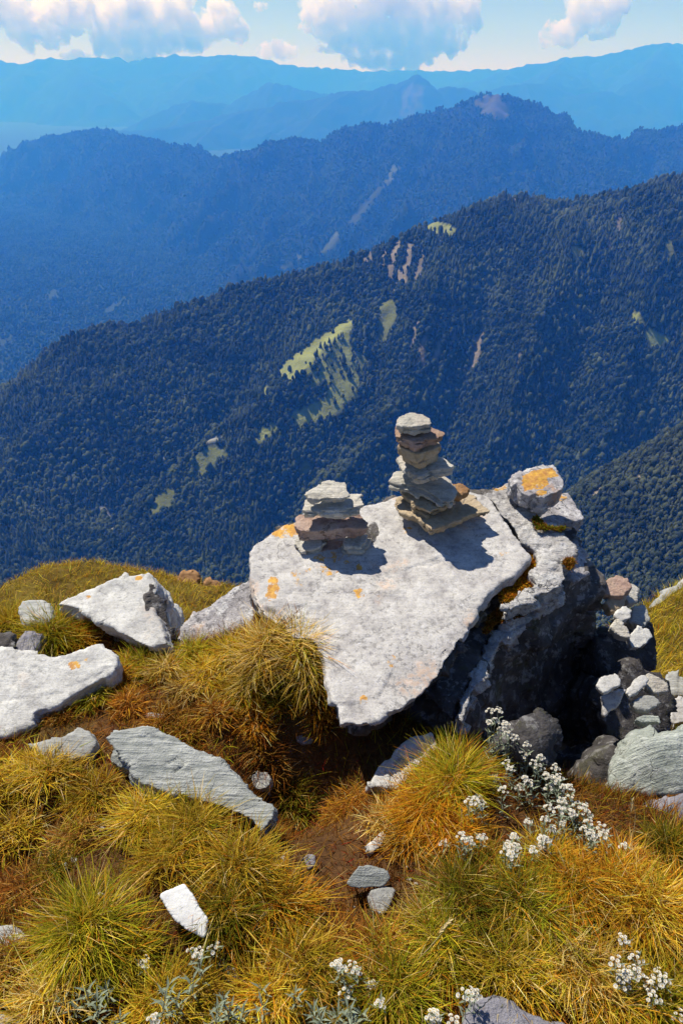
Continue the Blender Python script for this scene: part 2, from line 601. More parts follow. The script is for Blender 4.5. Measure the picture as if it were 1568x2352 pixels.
VB, ZB, xb, yb, cb = ridge_range('blue_mountain', [
    # crest
    [(-300, 405, 6300), (-150, 380, 6300), (0, 349, 6200), (60, 333, 6200), (110, 318, 6100), (170, 305, 6100), (222, 298, 6000), (285, 314, 5900), (345, 319, 5600), (420, 340, 5400), (505, 364, 5300), (575, 346, 5250), (640, 328, 5200), (690, 319, 5200), (735, 329, 5200), (790, 292, 5150), (858, 282, 5100), (908, 293, 5100), (958, 263, 5050), (1010, 266, 5000), (1060, 237, 5000), (1105, 220, 5000), (1140, 214, 5000), (1180, 228, 5000), (1235, 240, 5000), (1280, 272, 4950), (1320, 300, 4900), (1390, 314, 4900), (1465, 326, 4900), (1510, 303, 5000), (1568, 286, 5000), (1700, 280, 5000), (1850, 300, 5000)],
    # spurs
    [(1010, 266, 5000), (960, 310, 4750), (930, 345, 4600), (890, 400, 4350), (845, 470, 4000), (790, 540, 3700)],
    [(1140, 214, 5000), (1120, 300, 4500), (1080, 380, 4150), (1000, 450, 3850)],
    [(1235, 240, 5000), (1290, 320, 4600), (1380, 400, 4200), (1440, 450, 3950)],
    [(345, 319, 5600), (250, 370, 5300), (150, 418, 5150), (60, 446, 5100), (-60, 490, 5000)],
    [(690, 319, 5200), (640, 420, 4600), (560, 520, 4150), (470, 600, 3850), (360, 690, 3560)],
    [(505, 364, 5300), (430, 450, 4750), (320, 540, 4350), (200, 640, 4020), (90, 740, 3720)],
    [(858, 282, 5100), (810, 380, 4550), (740, 470, 4150), (660, 560, 3800)],
    [(150, 418, 5150), (60, 560, 4560), (-60, 660, 4250)],
    [(1510, 303, 5000), (1540, 400, 4500)]],
    (-4800, 3600, 2450, 7600), 22, 0.66, 340, 280, 40, paint_b, far=1.75, left_far=0.25)

def covered(V_, Z_, xs, ys, c, X, Y, ref=FOREST_FLOOR):
    i = np.clip(((X - xs[0]) / (xs[1] - xs[0]) + 0.5).astype(int), 0, len(xs) - 1)
    j = np.clip(((Y - ys[0]) / (ys[1] - ys[0]) + 0.5).astype(int), 0, len(ys) - 1)
    return np.abs(c.reshape(len(ys), len(xs), 3)[j, i] - ref).sum(1) < 0.02

X, Y = scatter_xy((-8300, 6200, 3300, 13000), 24)
keep = covered(VB, ZB, xb, yb, cb, X, Y)
X, Y = X[keep], Y[keep]
P = np.stack([X, Y, np.where(Y > yb[0], sample_grid(ZB, xb, yb, X, Y), -1e4) - 3], 1)
P[:, 2] = np.maximum(P[:, 2], sample_grid(ZV, gxv, gyv, X, Y) - 3)
P = P[visible_front(P)]
forest('blue_mountain_forest', P, rng.uniform(10, 23, len(P)) * np.exp(rng.normal(0, 0.15, len(P))), rng.choice([0, 1, 2, 3], len(P), p=[.38, .34, .16, .12]),
       'dense forest over the hazy blue mountain behind the valley', FAR_PROTOS)

# ---- A: the near forested mountainside across the gorge, and the gorge below the viewpoint
ptsA = [at_y(q[0], q[1] + (27 if i_ < 23 else 0), q[2]) for i_, q in enumerate([
    (1760, 520, 2350), (1660, 420, 2350), (1568, 394, 2350), (1525, 389, 2380), (1440, 424, 2400), (1330, 447, 2450), (1240, 446, 2500), (1180, 438, 2550), (1120, 455, 2550), (1060, 474, 2550), (980, 500, 2500), (900, 540, 2450), (820, 578, 2420), (700, 612, 2380), (600, 638, 2340), (520, 664, 2300), (440, 692, 2260), (300, 738, 2210), (150, 766, 2160), (60, 840, 2110), (0, 892, 2080), (-160, 985, 2040), (-350, 1060, 2000),
    (1400, 700, 2020), (1250, 650, 2080), (1100, 700, 2100), (1500, 850, 1850), (1400, 1000, 1680), (1250, 900, 1800), (1100, 1000, 1740), (1000, 850, 1900), (800, 850, 1920), (740, 885, 1880), (700, 810, 2020), (880, 725, 2120), (480, 1050, 1690), (300, 900, 1930), (450, 850, 2010), (150, 900, 1960), (100, 1050, 1790), (370, 1140, 1590), (600, 1000, 1730), (600, 1180, 1510), (900, 1150, 1540), (900, 1000, 1730), (1250, 1150, 1540), (1500, 1100, 1600), (1700, 900, 1800),
    (200, 1172, 1570), (0, 1132, 1650), (350, 1225, 1470), (600, 1285, 1370), (900, 1345, 1290), (1250, 1345, 1290), (1600, 1330, 1310), (-250, 1080, 1780)])]
ptsA += [(x, y, z) for x in (-1100, -600, -150, 300, 900) for (y, z) in ((1120, -905), (900, -800), (600, -585), (300, -340), (120, -150))]
ptsA += [(p[0] * 1.15, p[1] + 480, p[2] - 330) for p in ptsA[1:23:2]]
fA = tps(ptsA, 2e-3, 1000.0)
xa = np.arange(-1700, 1760, 9.0)
ya = np.arange(180, 3000, 9.0)
X, Y = np.meshgrid(xa, ya)
Z = fA(X, Y)
p = np.stack([(X.ravel() + 0.55 * Y.ravel()) / 330, (Y.ravel() - 0.2 * X.ravel()) / 620, np.zeros(X.size)], 1)
q = np.stack([X.ravel() / 120, Y.ravel() / 120, np.ones(X.size)], 1)
amp = np.clip((Y.ravel() - 1000) / 300, 0, 1)
Z = Z.ravel() + amp * (40 * (ridged(p, 4) - 0.5) + 14 * fbm(q, 4))
def along(line, w):
    P = np.array([at_y(*q) for q in line])[:, :2]
    d = np.full(X.size, 1e9)
    for a, b in zip(P[:-1], P[1:]):
        t = np.clip(((X.ravel() - a[0]) * (b - a)[0] + (Y.ravel() - a[1]) * (b - a)[1]) / ((b - a) @ (b - a)), 0, 1)
        d = np.minimum(d, np.hypot(X.ravel() - a[0] - t * (b - a)[0], Y.ravel() - a[1] - t * (b - a)[1]))
    d = d + 25 * fbm2(X / 90, Y / 90, 3, w)
    return np.exp(-np.clip(d, 0, None) / w)
skyP = np.array(ptsA[:23])[:, :2]
dsky = np.full(X.size, 1e9)
for a, b in zip(skyP[:-1], skyP[1:]):
    t = np.clip(((X.ravel() - a[0]) * (b - a)[0] + (Y.ravel() - a[1]) * (b - a)[1]) / ((b - a) @ (b - a)), 0, 1)
    dsky = np.minimum(dsky, np.hypot(X.ravel() - a[0] - t * (b - a)[0], Y.ravel() - a[1] - t * (b - a)[1]))
crest_fade = 1 - np.exp(-(dsky / 260) ** 2)
for line, hgt, w in (
        ([(905, 700, 2150), (800, 750, 2080), (720, 870, 1900), (600, 985, 1750), (480, 1050, 1690), (360, 1150, 1580)], 34, 90),
        ([(520, 690, 2240), (400, 800, 2090), (300, 900, 1930), (180, 1000, 1830), (80, 1090, 1730)], 48, 80),
        ([(640, 680, 2260), (590, 820, 2040), (500, 950, 1850), (380, 1050, 1700), (250, 1140, 1600)], -50, 80),
        ([(1060, 500, 2480), (1010, 620, 2260), (990, 760, 2040), (920, 960, 1780), (800, 1130, 1560)], 50, 80),
        ([(1130, 620, 2200), (1080, 800, 1960), (1010, 1000, 1740), (930, 1160, 1530)], -55, 80),
        ([(900, 620, 2300), (880, 760, 2060), (850, 900, 1860), (740, 1060, 1660), (620, 1190, 1500)], -42, 70),
        ([(1330, 480, 2380), (1290, 650, 2080), (1210, 850, 1860), (1130, 1060, 1640)], 52, 85),
        ([(1430, 520, 2250), (1370, 700, 2020), (1300, 900, 1790), (1240, 1080, 1610)], -50, 85),
        ([(1530, 430, 2300), (1500, 620, 2080), (1440, 820, 1880), (1400, 1050, 1640)], 50, 85)):
    Z = Z + 1.8 * hgt * along(line, w) * crest_fade * np.clip((Y.ravel() - 1150) / 300, 0, 1)
VA = np.stack([X.ravel(), Y.ravel(), Z], 1)
pxA, pyA = project(VA)
cA = np.tile(FOREST_FLOOR, (len(VA), 1))
n1 = fbm2(VA[:, 0] / 45, VA[:, 1] / 45, 4, 6.0)
n2 = fbm2(VA[:, 0] / 18, VA[:, 1] / 60, 3, 2.0)
MEADOWS = [
    ([(640, 862), (648, 838), (700, 800), (748, 768), (802, 736), (804, 760), (760, 800), (720, 822), (668, 868)], 1.0, 8),
    ([(700, 850), (735, 800), (790, 765), (800, 790), (830, 830), (826, 862), (740, 880), (705, 880)], 1.0, 14),
    ([(645, 950), (700, 942), (745, 915), (768, 880), (800, 850), (828, 842), (812, 900), (775, 945), (725, 958), (682, 977), (674, 955)], 1.1, 8),
    ([(440, 1085), (450, 1042), (490, 1028), (522, 1034), (490, 1058), (465, 1082)], 0.8, 14),
    ([(1478, 768), (1500, 760), (1532, 778), (1502, 796)], 1.2, 6),
    ([(1450, 720), (1472, 722), (1468, 748), (1455, 742)], 1.0, 5),
    ([(585, 1003), (625, 976), (634, 982), (600, 1006)], 1.1, 5),
    ([(350, 1172), (362, 1132), (402, 1128), (388, 1160)], 0.55, 8),
    ([(966, 518), (1000, 510), (1048, 525), (1040, 535), (1000, 530)], 0.9, 8),
    ([(1308, 575), (1330, 568), (1335, 585), (1312, 590)], 0.7, 8),
    ([(1520, 560), (1540, 555), (1538, 600), (1525, 598)], 0.6, 8),
    ([(866, 770), (872, 700), (905, 690), (900, 740), (880, 785)], 0.62, 10),
    ([(655, 612), (640, 625), (628, 640), (648, 630)], 1.4, 5),
    ([(595, 905), (618, 885), (612, 905)], 0.9, 6),
    ([(690, 1065), (700, 1058), (706, 1080), (698, 1085)], 0.7, 6)]
open_a = np.zeros(len(VA), bool)
for poly, k, w in MEADOWS:
    m = in_poly(pxA + w * 0.8 * n1, pyA - 9 + w * 0.8 * n2, poly) | in_poly(pxA + w * 0.8 * n1, pyA + 4 + w * 0.8 * n2, poly) | in_poly(pxA - 8 + w * n1, pyA + w * n2, poly)
    cA[m] = MEADOW * k * (1 + 0.5 * n1[m])[:, None]
    open_a |= m
for cx, cy, w, h in ((905, 590, 7, 42), (880, 600, 6, 30), (935, 600, 7, 38), (965, 605, 6, 32), (850, 580, 7, 26), (915, 640, 6, 25), (1092, 815, 9, 36), (970, 800, 8, 30), (1010, 790, 6, 30), (950, 770, 6, 24), (1040, 780, 5, 24), (1180, 450, 5, 10), (1400, 560, 5, 22), (1470, 890, 4, 18), (1190, 820, 4, 14), (1420, 515, 6, 14), (1330, 650, 4, 15), (845, 800, 4, 14)):
    m = (np.abs(pxA - cx + 0.25 * (pyA - cy) + 7 * n2) < 1.5 * w * (0.7 + n1)) & (np.abs(pyA - cy) < 1.2 * h * (1 + n1))
    cA[m] = BARE * rng.uniform(0.75, 1.25) * (1 + 0.4 * n2[m])[:, None]
    open_a |= m
# stream and landslip scars
for line, w in (([(205, 1165), (215, 1172), (240, 1172), (258, 1188), (262, 1215)], 3.0), ([(340, 1070), (400, 1042), (450, 1022), (520, 1000)], 2.4)):
    for (ax, ay), (bx, by) in zip(line[:-1], line[1:]):
        t = np.clip(((pxA - ax) * (bx - ax) + (pyA - ay) * (by - ay)) / ((bx - ax) ** 2 + (by - ay) ** 2), 0, 1)
        d = np.hypot(pxA - ax - t * (bx - ax), pyA - ay - t * (by - ay))
        m = d < w * (1 + 1.2 * n1)
        cA[m] = np.array([0.42, 0.41, 0.40])
        open_a |= m
o = mesh_obj('forested_mountainside', VA, grid_faces(len(xa), len(ya)), M_TERRAIN, col=cA)
tag(o, kind='structure')
ZA = Z.reshape(X.shape)
X, Y = scatter_xy((-1650, 1700, 620, 2900), 7.2)
ok = covered(VA, ZA, xa, ya, cA, X, Y)
ok |= rng.random(len(X)) < 0.012
gpx, gpy = project(np.stack([X, Y, sample_grid(ZA, xa, ya, X, Y)], 1))
ok |= (rng.random(len(X)) < 0.22) & in_poly(gpx, gpy, MEADOWS[1][0])
dens = fbm2(X / 150, Y / 150, 3, 5.0)
ok &= rng.random(len(X)) < 0.93 + 0.35 * dens
X, Y = X[ok], Y[ok]
P = np.stack([X, Y, sample_grid(ZA, xa, ya, X, Y) - 1], 1)
P = P[visible_front(P)]
zone = fbm2(P[:, 0] / 260, P[:, 1] / 260, 3, 1.0)
con = rng.random(len(P)) < np.clip(0.45 + 1.5 * zone, 0.12, 0.92)
kid = np.where(con, rng.integers(2, 4, len(P)), rng.integers(0, 2, len(P)))
size = np.clip(rng.lognormal(2.06, 0.36, len(P)), 3.5, 18) * np.where(con, 1.15, 1.0)
forest('mountainside_forest', P, size, kid, 'dense dark forest covering the mountainside across the gorge')

# ---- the nearer spur at the right edge
ptsS = [at_y(*q) for q in [(1180, 1260, 830), (1250, 1195, 880), (1340, 1132, 930), (1450, 1062, 960), (1568, 1000, 980), (1700, 930, 990), (1900, 840, 1000),
        (1340, 1300, 770), (1450, 1250, 790), (1568, 1200, 810), (1700, 1150, 820), (1400, 1400, 680), (1568, 1360, 690), (1800, 1330, 700)]]
ptsS += [(p[0], p[1] + 220, p[2] - 190) for p in ptsS[:7]]
fS = tps(ptsS, 1e-3, 500.0)
xs_, ys_ = np.arange(120, 900, 7.0), np.arange(560, 1250, 7.0)
X, Y = np.meshgrid(xs_, ys_)
Z = fS(X, Y) + 7 * fbm2(X / 60, Y / 60, 4, 2.2).reshape(X.shape) - 200 * np.clip((235 - X) / 110, 0, 1) ** 2 - 0.4 * np.clip(640 - Y, 0, 100)
VS = np.stack([X, Y, Z], -1).reshape(-1, 3)
cS = np.tile(FOREST_FLOOR * 1.5, (len(VS), 1))
pxS, pyS = project(VS)
nS = fbm2(VS[:, 0] / 20, VS[:, 1] / 20, 3, 4.4)
mS = (nS > 0.42) | (np.hypot((pxS - 1370) / 1.6, pyS - 1135 + (pxS - 1370) * 0.55) < 9 + 14 * nS)
cS[mS] = BARE * 1.3
o = mesh_obj('near_spur', VS, grid_faces(len(xs_), len(ys_)), M_TERRAIN, col=cS)
tag(o, kind='structure')
X, Y = scatter_xy((130, 890, 570, 1240), 4.4)
i = np.clip(((X - xs_[0]) / 7 + 0.5).astype(int), 0, len(xs_) - 1)
j = np.clip(((Y - ys_[0]) / 7 + 0.5).astype(int), 0, len(ys_) - 1)
ok = ~mS.reshape(len(ys_), len(xs_))[j, i]
X, Y = X[ok], Y[ok]
P = np.stack([X, Y, sample_grid(Z, xs_, ys_, X, Y) - 0.6], 1)
P = P[visible_front(P)]
forest('spur_forest', P, np.clip(rng.lognormal(1.62, 0.32, len(P)), 2.5, 10), rng.choice([0, 1, 2, 3], len(P), p=[.3, .25, .25, .2]), 'paler green forest on the nearer spur at the right', PALE_PROTOS)

# ------------------------------------------------------------------ haze: the air itself
def haze_box(x0, x1, y0, y1, z0, z1, density, color):
    v = [(x, y, z) for z in (z0, z1) for y in (y0, y1) for x in (x0, x1)]
    f = [(0, 2, 3, 1), (4, 5, 7, 6), (0, 1, 5, 4), (2, 6, 7, 3), (0, 4, 6, 2), (1, 3, 7, 5)]
    t = NT('haze_air')
    pv = t.node('ShaderNodeVolumePrincipled')
    pv.inputs['Color'].default_value = (*color, 1)
    pv.inputs['Density'].default_value = density
    pv.inputs['Absorption Color'].default_value = (1, 1, 1, 1)
    pv.inputs['Anisotropy'].default_value = 0.0
    t.link(pv.outputs[0], t.out.inputs['Volume'])
    o = mesh_obj('haze', v, f, t.m, smooth=False)
    tag(o, 'pale blue haze filling the valleys between the mountains', 'haze', kind='stuff')
    return o
haze_box(-24000, 24000, -1500, 36000, -1610, 1560, 1.08e-4, (0.048, 0.265, 1.0))

# ------------------------------------------------------------------ clouds (beyond the haze)
def mat_cloud(name, dens):
    t = NT(name)
    pv = t.node('ShaderNodeVolumePrincipled')
    pv.inputs['Color'].default_value = (1, 1, 1, 1)
    pv.inputs['Anisotropy'].default_value = 0.35
    p = t.pos()
    n = t.noise(p, 0.0021, 8, 0.64)
    d = t.ramp(n, [(0.43, 0.0), (0.55, 1.0)])
    t.link(t.math('MULTIPLY', d, dens), pv.inputs['Density'])
    t.link(pv.outputs[0], t.out.inputs['Volume'])
    t.m.cycles.volume_step_rate = 0.09
    return t.m
M_CLOUD = mat_cloud('cloud_vapour', 0.0045)
M_CLOUD_DENSE = mat_cloud('cloud_vapour_dense', 0.005)

def cloud(blobs, Y, mat, label, seed, voxel=70.0, lump=0.5):
    """blobs: (px, py, radius in px, depth offset in px)"""
    Y = Y * 1.96
    voxel = voxel * 1.15
    k = Y / F_PX * 1.12
    bm = bmesh.new()
    for (px, py, r, dy) in blobs:
        c = at_y(px, py, Y + dy * k)
        ret = bmesh.ops.create_icosphere(bm, subdivisions=2, radius=r * k)
        for v in ret['verts']:
            v.co.z *= 0.8
            v.co += Vector(c)
    me = bpy.data.meshes.new('cloud')
    bm.to_mesh(me)
    bm.free()
    tmp = bpy.data.objects.new('cloud_tmp', me)
    COL.objects.link(tmp)
    md = tmp.modifiers.new('r', 'REMESH')
    md.mode = 'VOXEL'
    md.voxel_size = voxel
    dg = bpy.context.evaluated_depsgraph_get()
    me2 = bpy.data.meshes.new_from_object(tmp.evaluated_get(dg))
    bpy.data.objects.remove(tmp)
    n = len(me2.vertices)
    co = np.zeros(n * 3, np.float32)
    me2.vertices.foreach_get('co', co)
    no = np.zeros(n * 3, np.float32)
    me2.vertices.foreach_get('normal', no)
    co, no = co.reshape(-1, 3).astype(float), no.reshape(-1, 3)
    size = np.mean([b[2] for b in blobs]) * k
    disp = lump * size * (0.9 * (np.abs(fbm(co / (size * 1.1) + seed, 2)) * 2 - 0.25) + 0.5 * np.abs(fbm(co / (size * 0.4) + seed, 2)) + 0.4 * fbm(co / (size * 0.17) + seed, 2))
    co = co + no * disp[:, None]
    me2.vertices.foreach_set('co', co.astype(np.float32).ravel())
    me2.materials.clear()
    me2.materials.append(mat)
    me2.polygons.foreach_set('use_smooth', np.full(len(me2.polygons), True))
    me2.update()
    o = bpy.data.objects.new('cloud', me2)
    COL.objects.link(o)
    tag(o, label, 'cloud', 'white clouds over the far ranges')
    return o

cloud([(20, 20, 36, 0), (60, 66, 34, 10), (105, 55, 40, 0), (150, 30, 44, -10), (190, 20, 36, 0), (120, 84, 24, 0), (60, 96, 14, 0), (-40, 10, 40, 0)], 19400, M_CLOUD, 'white puffy cloud at the top left corner of the sky', 1.0)
cloud([(250, 90, 34, 0), (285, 55, 46, 0), (320, 100, 36, -10), (300, 20, 46, 0), (355, 85, 34, 0), (275, 125, 22, 0), (400, 66, 38, 0), (440, 90, 30, 0), (395, 25, 40, 10), (480, 62, 32, 0), (540, 72, 22, 0), (510, 30, 26, 0), (320, 130, 18, 0)], 19200, M_CLOUD, 'broad white cloud with grey hollow left of the centre', 4.0)
cloud([(760, 50, 42, 0), (810, 70, 46, 0), (870, 60, 54, 0), (930, 80, 50, 0), (990, 70, 46, 0), (1035, 90, 30, 0), (850, 110, 40, 0), (910, 125, 34, 0), (960, 120, 30, 0), (780, 10, 44, 0), (880, 0, 60, 0), (980, 10, 50, 0), (1060, 20, 34, 0), (720, 25, 22, 0)], 19100, M_CLOUD, 'largest cloud with shadowed grey base near the top centre', 9.0)
cloud([(1270, 76, 20, 0), (1310, 72, 26, 0), (1350, 40, 34, 0), (1385, 60, 26, 0), (1400, 10, 34, 0), (1340, 10, 30, 0)], 19400, M_CLOUD, 'thin white cloud at the top right', 13.0)
cloud([(150, 130, 9, 0), (178, 128, 14, 0), (205, 134, 10, 0), (165, 138, 9, 0)], 18500, M_CLOUD_DENSE, 'small white puff above the far left ridge', 15.0, 40)
cloud([(612, 116, 15, 0), (640, 112, 18, 0), (668, 118, 12, 0), (650, 124, 12, 0)], 18500, M_CLOUD_DENSE, 'small white puff between the two large clouds', 18.0, 40)
cloud([(735, 112, 8, 0), (768, 108, 12, 0), (752, 116, 7, 0)], 18600, M_CLOUD_DENSE, 'tiny white puff just left of the largest cloud', 19.0, 40)
cloud([(595, 16, 9, 0), (606, 14, 7, 0)], 18700, M_CLOUD_DENSE, 'tiny faint wisp near the top edge between large clouds', 21.0, 40)

# ------------------------------------------------------------------ foreground ground
BUMPS = [  # px, py, radius (m), height (m)
    (560, 1540, 0.22, 0.07), (685, 1535, 0.14, 0.18), (745, 1640, 0.09, 0.06), (330, 1540, 0.2, 0.03), (670, 1740, 0.15, -0.15), (800, 1730, 0.2, -0.13), (650, 1830, 0.12, -0.07),
    (430, 1920, 0.16, 0.04), (560, 2040, 0.17, 0.05), (220, 2130, 0.15, 0.04), (1060, 1800, 0.14, 0.06), (960, 1880, 0.12, 0.03),
    (760, 1980, 0.12, -0.05), (700, 2130, 0.1, -0.03), (1120, 2080, 0.2, 0.04), (1450, 2080, 0.2, 0.05), (120, 1450, 0.25, 0.05), (60, 1850, 0.2, 0.02),
    (1300, 1850, 0.2, 0.02), (0, 2000, 0.15, -0.03)]
_bp = []
for bx, by, br, bh in BUMPS:
    d_ = ray(bx, by)
    k_ = 1.45 / (-d_[2] - 0.12 * d_[1])
    _bp.append((d_[0] * k_, d_[1] * k_, br, bh))

def ground_z(x, y, detail=True):
    x = np.asarray(x, float)
    y = np.asarray(y, float)
    z = -1.45 - 0.12 * y
    for bx, by, br, bh in _bp:
        z = z + bh * np.exp(-((x - bx) ** 2 + (y - by) ** 2) / (2 * (br * 0.75) ** 2))
    edge = 2.06 + 0.06 * np.sin(3.7 * x + 1.0) + 0.5 * np.clip(-0.75 - x, -0.2, 0.0)
    over = np.clip(y - edge, 0, 50)
    z = z - (1.0 * over + 0.25 * np.minimum(over, 1.5) ** 2)
    line = 1.58 - 0.50 * x + 0.12 * np.clip(x - 0.9, 0, 2)
    right = np.clip(y - line, 0, 0.9) * np.clip((x - 0.12) / 0.25, 0, 1)
    z = z - right * 0.95
    if detail:
        sh = z.shape
        z = z + (0.035 * fbm2(x * 3, y * 3, 3, 1.5) + 0.016 * fbm2(x * 14, y * 14, 3, 4.5)).reshape(sh)
    return z

def ground_hit(px, py):
    d = ray(px, py)
    t = np.linspace(0.6, 9.0, 700)
    P = d[None] * t[:, None]
    g = ground_z(P[:, 0], P[:, 1])
    below = np.nonzero(P[:, 2] < g)[0]
    i = below[0] if len(below) else len(t) - 1
    return np.array([P[i, 0], P[i, 1], g[i]])

def mat_soil():
    t = NT('mountain_soil')
    p = t.pos()
    n1 = t.noise(p, 5, 6, 0.6)
    n2 = t.noise(p, 60, 5, 0.65)
    c = t.ramp(n1, [(0.3, (0.06, 0.028, 0.012)), (0.5, (0.11, 0.055, 0.022)), (0.7, (0.16, 0.10, 0.045))])
    c = t.mix(t.ramp(n2, [(0.35, 0.7), (0.6, 0.0)]), c, (0.035, 0.018, 0.010))
    c = t.mix(t.ramp(t.noise(p, 2.3, 3), [(0.55, 0.0), (0.68, 0.5)]), c, (0.07, 0.075, 0.02))
    return t.surface(t.principled(c, 0.95, t.bump(n2, 0.8, 0.012), 0.1))
M_SOIL = mat_soil()
nx, ny = 240, 260
gx = np.linspace(-2.9, 3.2, nx)
gy = np.concatenate([np.linspace(0.15, 2.9, 190), np.linspace(2.95, 5.2, 70)])
X, Y = np.meshgrid(gx, gy)
Z = ground_z(X, Y)
o = mesh_obj('ground', np.stack([X, Y, Z], -1).reshape(-1, 3), grid_faces(nx, ny), M_SOIL)
tag(o, kind='structure')

# ------------------------------------------------------------------ grass
def mat_grass():
    t = NT('grass_blade')
    c = t.attr('Col')
    pr = t.principled(c, 0.85, None, 0.03)
    tr = t.node('ShaderNodeBsdfTranslucent')
    t.link(c, tr.inputs['Color'])
    mx = t.node('ShaderNodeMixShader')
    mx.inputs[0].default_value = 0.42
    t.link(pr, mx.inputs[1])
    t.link(tr.outputs[0], mx.inputs[2])
    return t.surface(mx.outputs[0])
M_GRASS = mat_grass()
PAL = {
    'gold': [(0.62, 0.41, 0.03), (0.52, 0.36, 0.022), (0.74, 0.53, 0.07), (0.42, 0.32, 0.02)],
    'green': [(0.25, 0.27, 0.012), (0.35, 0.33, 0.015), (0.15, 0.19, 0.010), (0.46, 0.38, 0.025)],
    'deep': [(0.12, 0.145, 0.010), (0.19, 0.19, 0.012), (0.30, 0.23, 0.018), (0.08, 0.105, 0.009)],
    'orange': [(0.58, 0.235, 0.014), (0.44, 0.145, 0.010), (0.66, 0.33, 0.024), (0.50, 0.27, 0.014)],
    'straw': [(0.80, 0.58, 0.20), (0.70, 0.48, 0.10), (0.62, 0.42, 0.05), (0.82, 0.64, 0.29)],
    'rust': [(0.27, 0.088, 0.014), (0.38, 0.15, 0.022), (0.18, 0.058, 0.012), (0.47, 0.235, 0.045)],
    'thatch': [(0.38, 0.20, 0.042), (0.25, 0.11, 0.020), (0.54, 0.34, 0.10), (0.19, 0.115, 0.018)],
    'red': [(0.28, 0.025, 0.015), (0.17, 0.02, 0.014), (0.34, 0.07, 0.022), (0.13, 0.045, 0.015)]}

def pick_pal(names, n, jitter=0.18):
    cols = np.concatenate([np.array(PAL[k]) for k in names])
    lead = rng.random(n) < (0.5 if len(names) > 1 else 0.0)
    c = np.where(lead[:, None], np.array(PAL[names[0]])[rng.integers(0, 4, n)], cols[rng.integers(0, len(cols), n)])
    return c * np.exp(rng.normal(0, jitter, (n, 1))) * np.exp(rng.normal(0, 0.05, (n, 3)))

def blade_mesh(roots, az, length, lean, droop, width, cbase, ctip, segs=4, curl=None):
    """many bent, tapering blades as one vertex/face set"""
    n = len(roots)
    t = np.linspace(0, 1, segs + 1)
    h = np.stack([np.cos(az), np.sin(az)], 1)
    side = np.stack([-np.sin(az), np.cos(az)], 1)
    tw = rng.uniform(-0.9, 0.9, n)
    wdir = np.stack([side[:, 0] * np.cos(tw), side[:, 1] * np.cos(tw), np.sin(tw) * 0.6], 1)
    out, cols = [], []
    bend = rng.normal(0, 0.10, n) if curl is None else curl
    for k, tt in enumerate(t):
        hor = length * (lean * tt + droop * tt ** 2)
        ver = length * (np.sqrt(np.maximum(0.05, 1 - lean ** 2)) * tt - 0.62 * droop * tt ** 2.2)
        c = roots + np.concatenate([h * hor[:, None] + side * (length * bend * tt ** 2)[:, None], ver[:, None]], 1)
        w = width * (1 - tt) ** 0.6 * 0.5 + 0.00012
        out += [c - wdir * w[:, None], c + wdir * w[:, None]]
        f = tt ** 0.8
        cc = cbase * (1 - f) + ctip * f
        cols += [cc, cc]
    V = np.stack(out, 1).reshape(-1, 3)
    Cc = np.stack(cols, 1).reshape(-1, 3)
    base = (np.arange(n) * 2 * (segs + 1))[:, None]
    F = np.concatenate([base + np.array([2 * k, 2 * k + 1, 2 * k + 3, 2 * k + 2]) for k in range(segs)], 0)
    return V, F, np.clip(Cc, 0, 1)

def tussock(px, py, R, L, names, label, n=700, lean=(0.0, -0.25), zoff=0.0, base=('rust', 'thatch'), pos=None, width=0.0022, wild=0.5):
    R, L, n = R * 0.75, L * 0.64, int(n * 1.15)
    if 'gold' in names: names = list(names) + ['green', 'orange']
    c = ground_hit(px, py) if pos is None else np.asarray(pos, float)
    r = R * np.sqrt(rng.random(n)) * rng.uniform(0.7, 1.1, n)
    a = rng.uniform(0, 2 * math.pi, n)
    # uneven clumps inside the tuft
    k = 5
    ca = rng.uniform(0, 6.28, k)
    cx, cy = 0.55 * R * np.cos(ca), 0.55 * R * np.sin(ca)
    who = rng.integers(0, k, n)
    mixw = rng.uniform(0.0, 0.75, n)
    dx = r * np.cos(a) * (1 - mixw) + (cx[who] + rng.normal(0, R * 0.14, n)) * mixw
    dy = r * np.sin(a) * (1 - mixw) + (cy[who] + rng.normal(0, R * 0.14, n)) * mixw
    x, y = c[0] + dx, c[1] + dy
    rr = np.hypot(dx, dy) / R
    z = (ground_z(x, y) if pos is None else np.full(n, c[2])) - 0.012 + zoff + 0.38 * R * np.clip(1 - rr ** 2, 0, 1)
    out = np.stack([dx, dy], 1) / (R + 1e-6) * 0.6 + np.array(lean) + rng.normal(0, wild, (n, 2))
    az = np.arctan2(out[:, 1], out[:, 0])
    ln = np.clip(np.hypot(out[:, 0], out[:, 1]), 0.04, 0.86)
    length = L * np.clip(rng.normal(0.8, 0.28, n), 0.2, 1.35) * (1 - 0.15 * rr)
    droop = rng.uniform(0.02, 0.75, n) ** 1.2
    ct = pick_pal(names, n) * 1.15
    tone = fbm2(x * 9, y * 9, 2, 3.0)
    ct = ct * np.clip(1 + 1.1 * tone, 0.3, 1.7)[:, None]
    dead = rng.random(n) < 0.12
    ct[dead] = pick_pal(['straw', 'thatch'], int(dead.sum()))
    cb = pick_pal(base, n) * 0.42 + 0.18 * ct  # rusty blade feet, darkened further to paint shade between tussocks
    V, F, Cc = blade_mesh(np.stack([x, y, z], 1), az, length, ln * 0.8, droop, width * rng.uniform(0.6, 1.25, n), cb, ct)
    t = empty('grass_tussock', c)
    tag(t, label, 'grass tussock', 'grass tussocks on the slope')
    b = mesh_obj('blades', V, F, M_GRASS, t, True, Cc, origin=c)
    tag(b, kind='stuff')
    return t

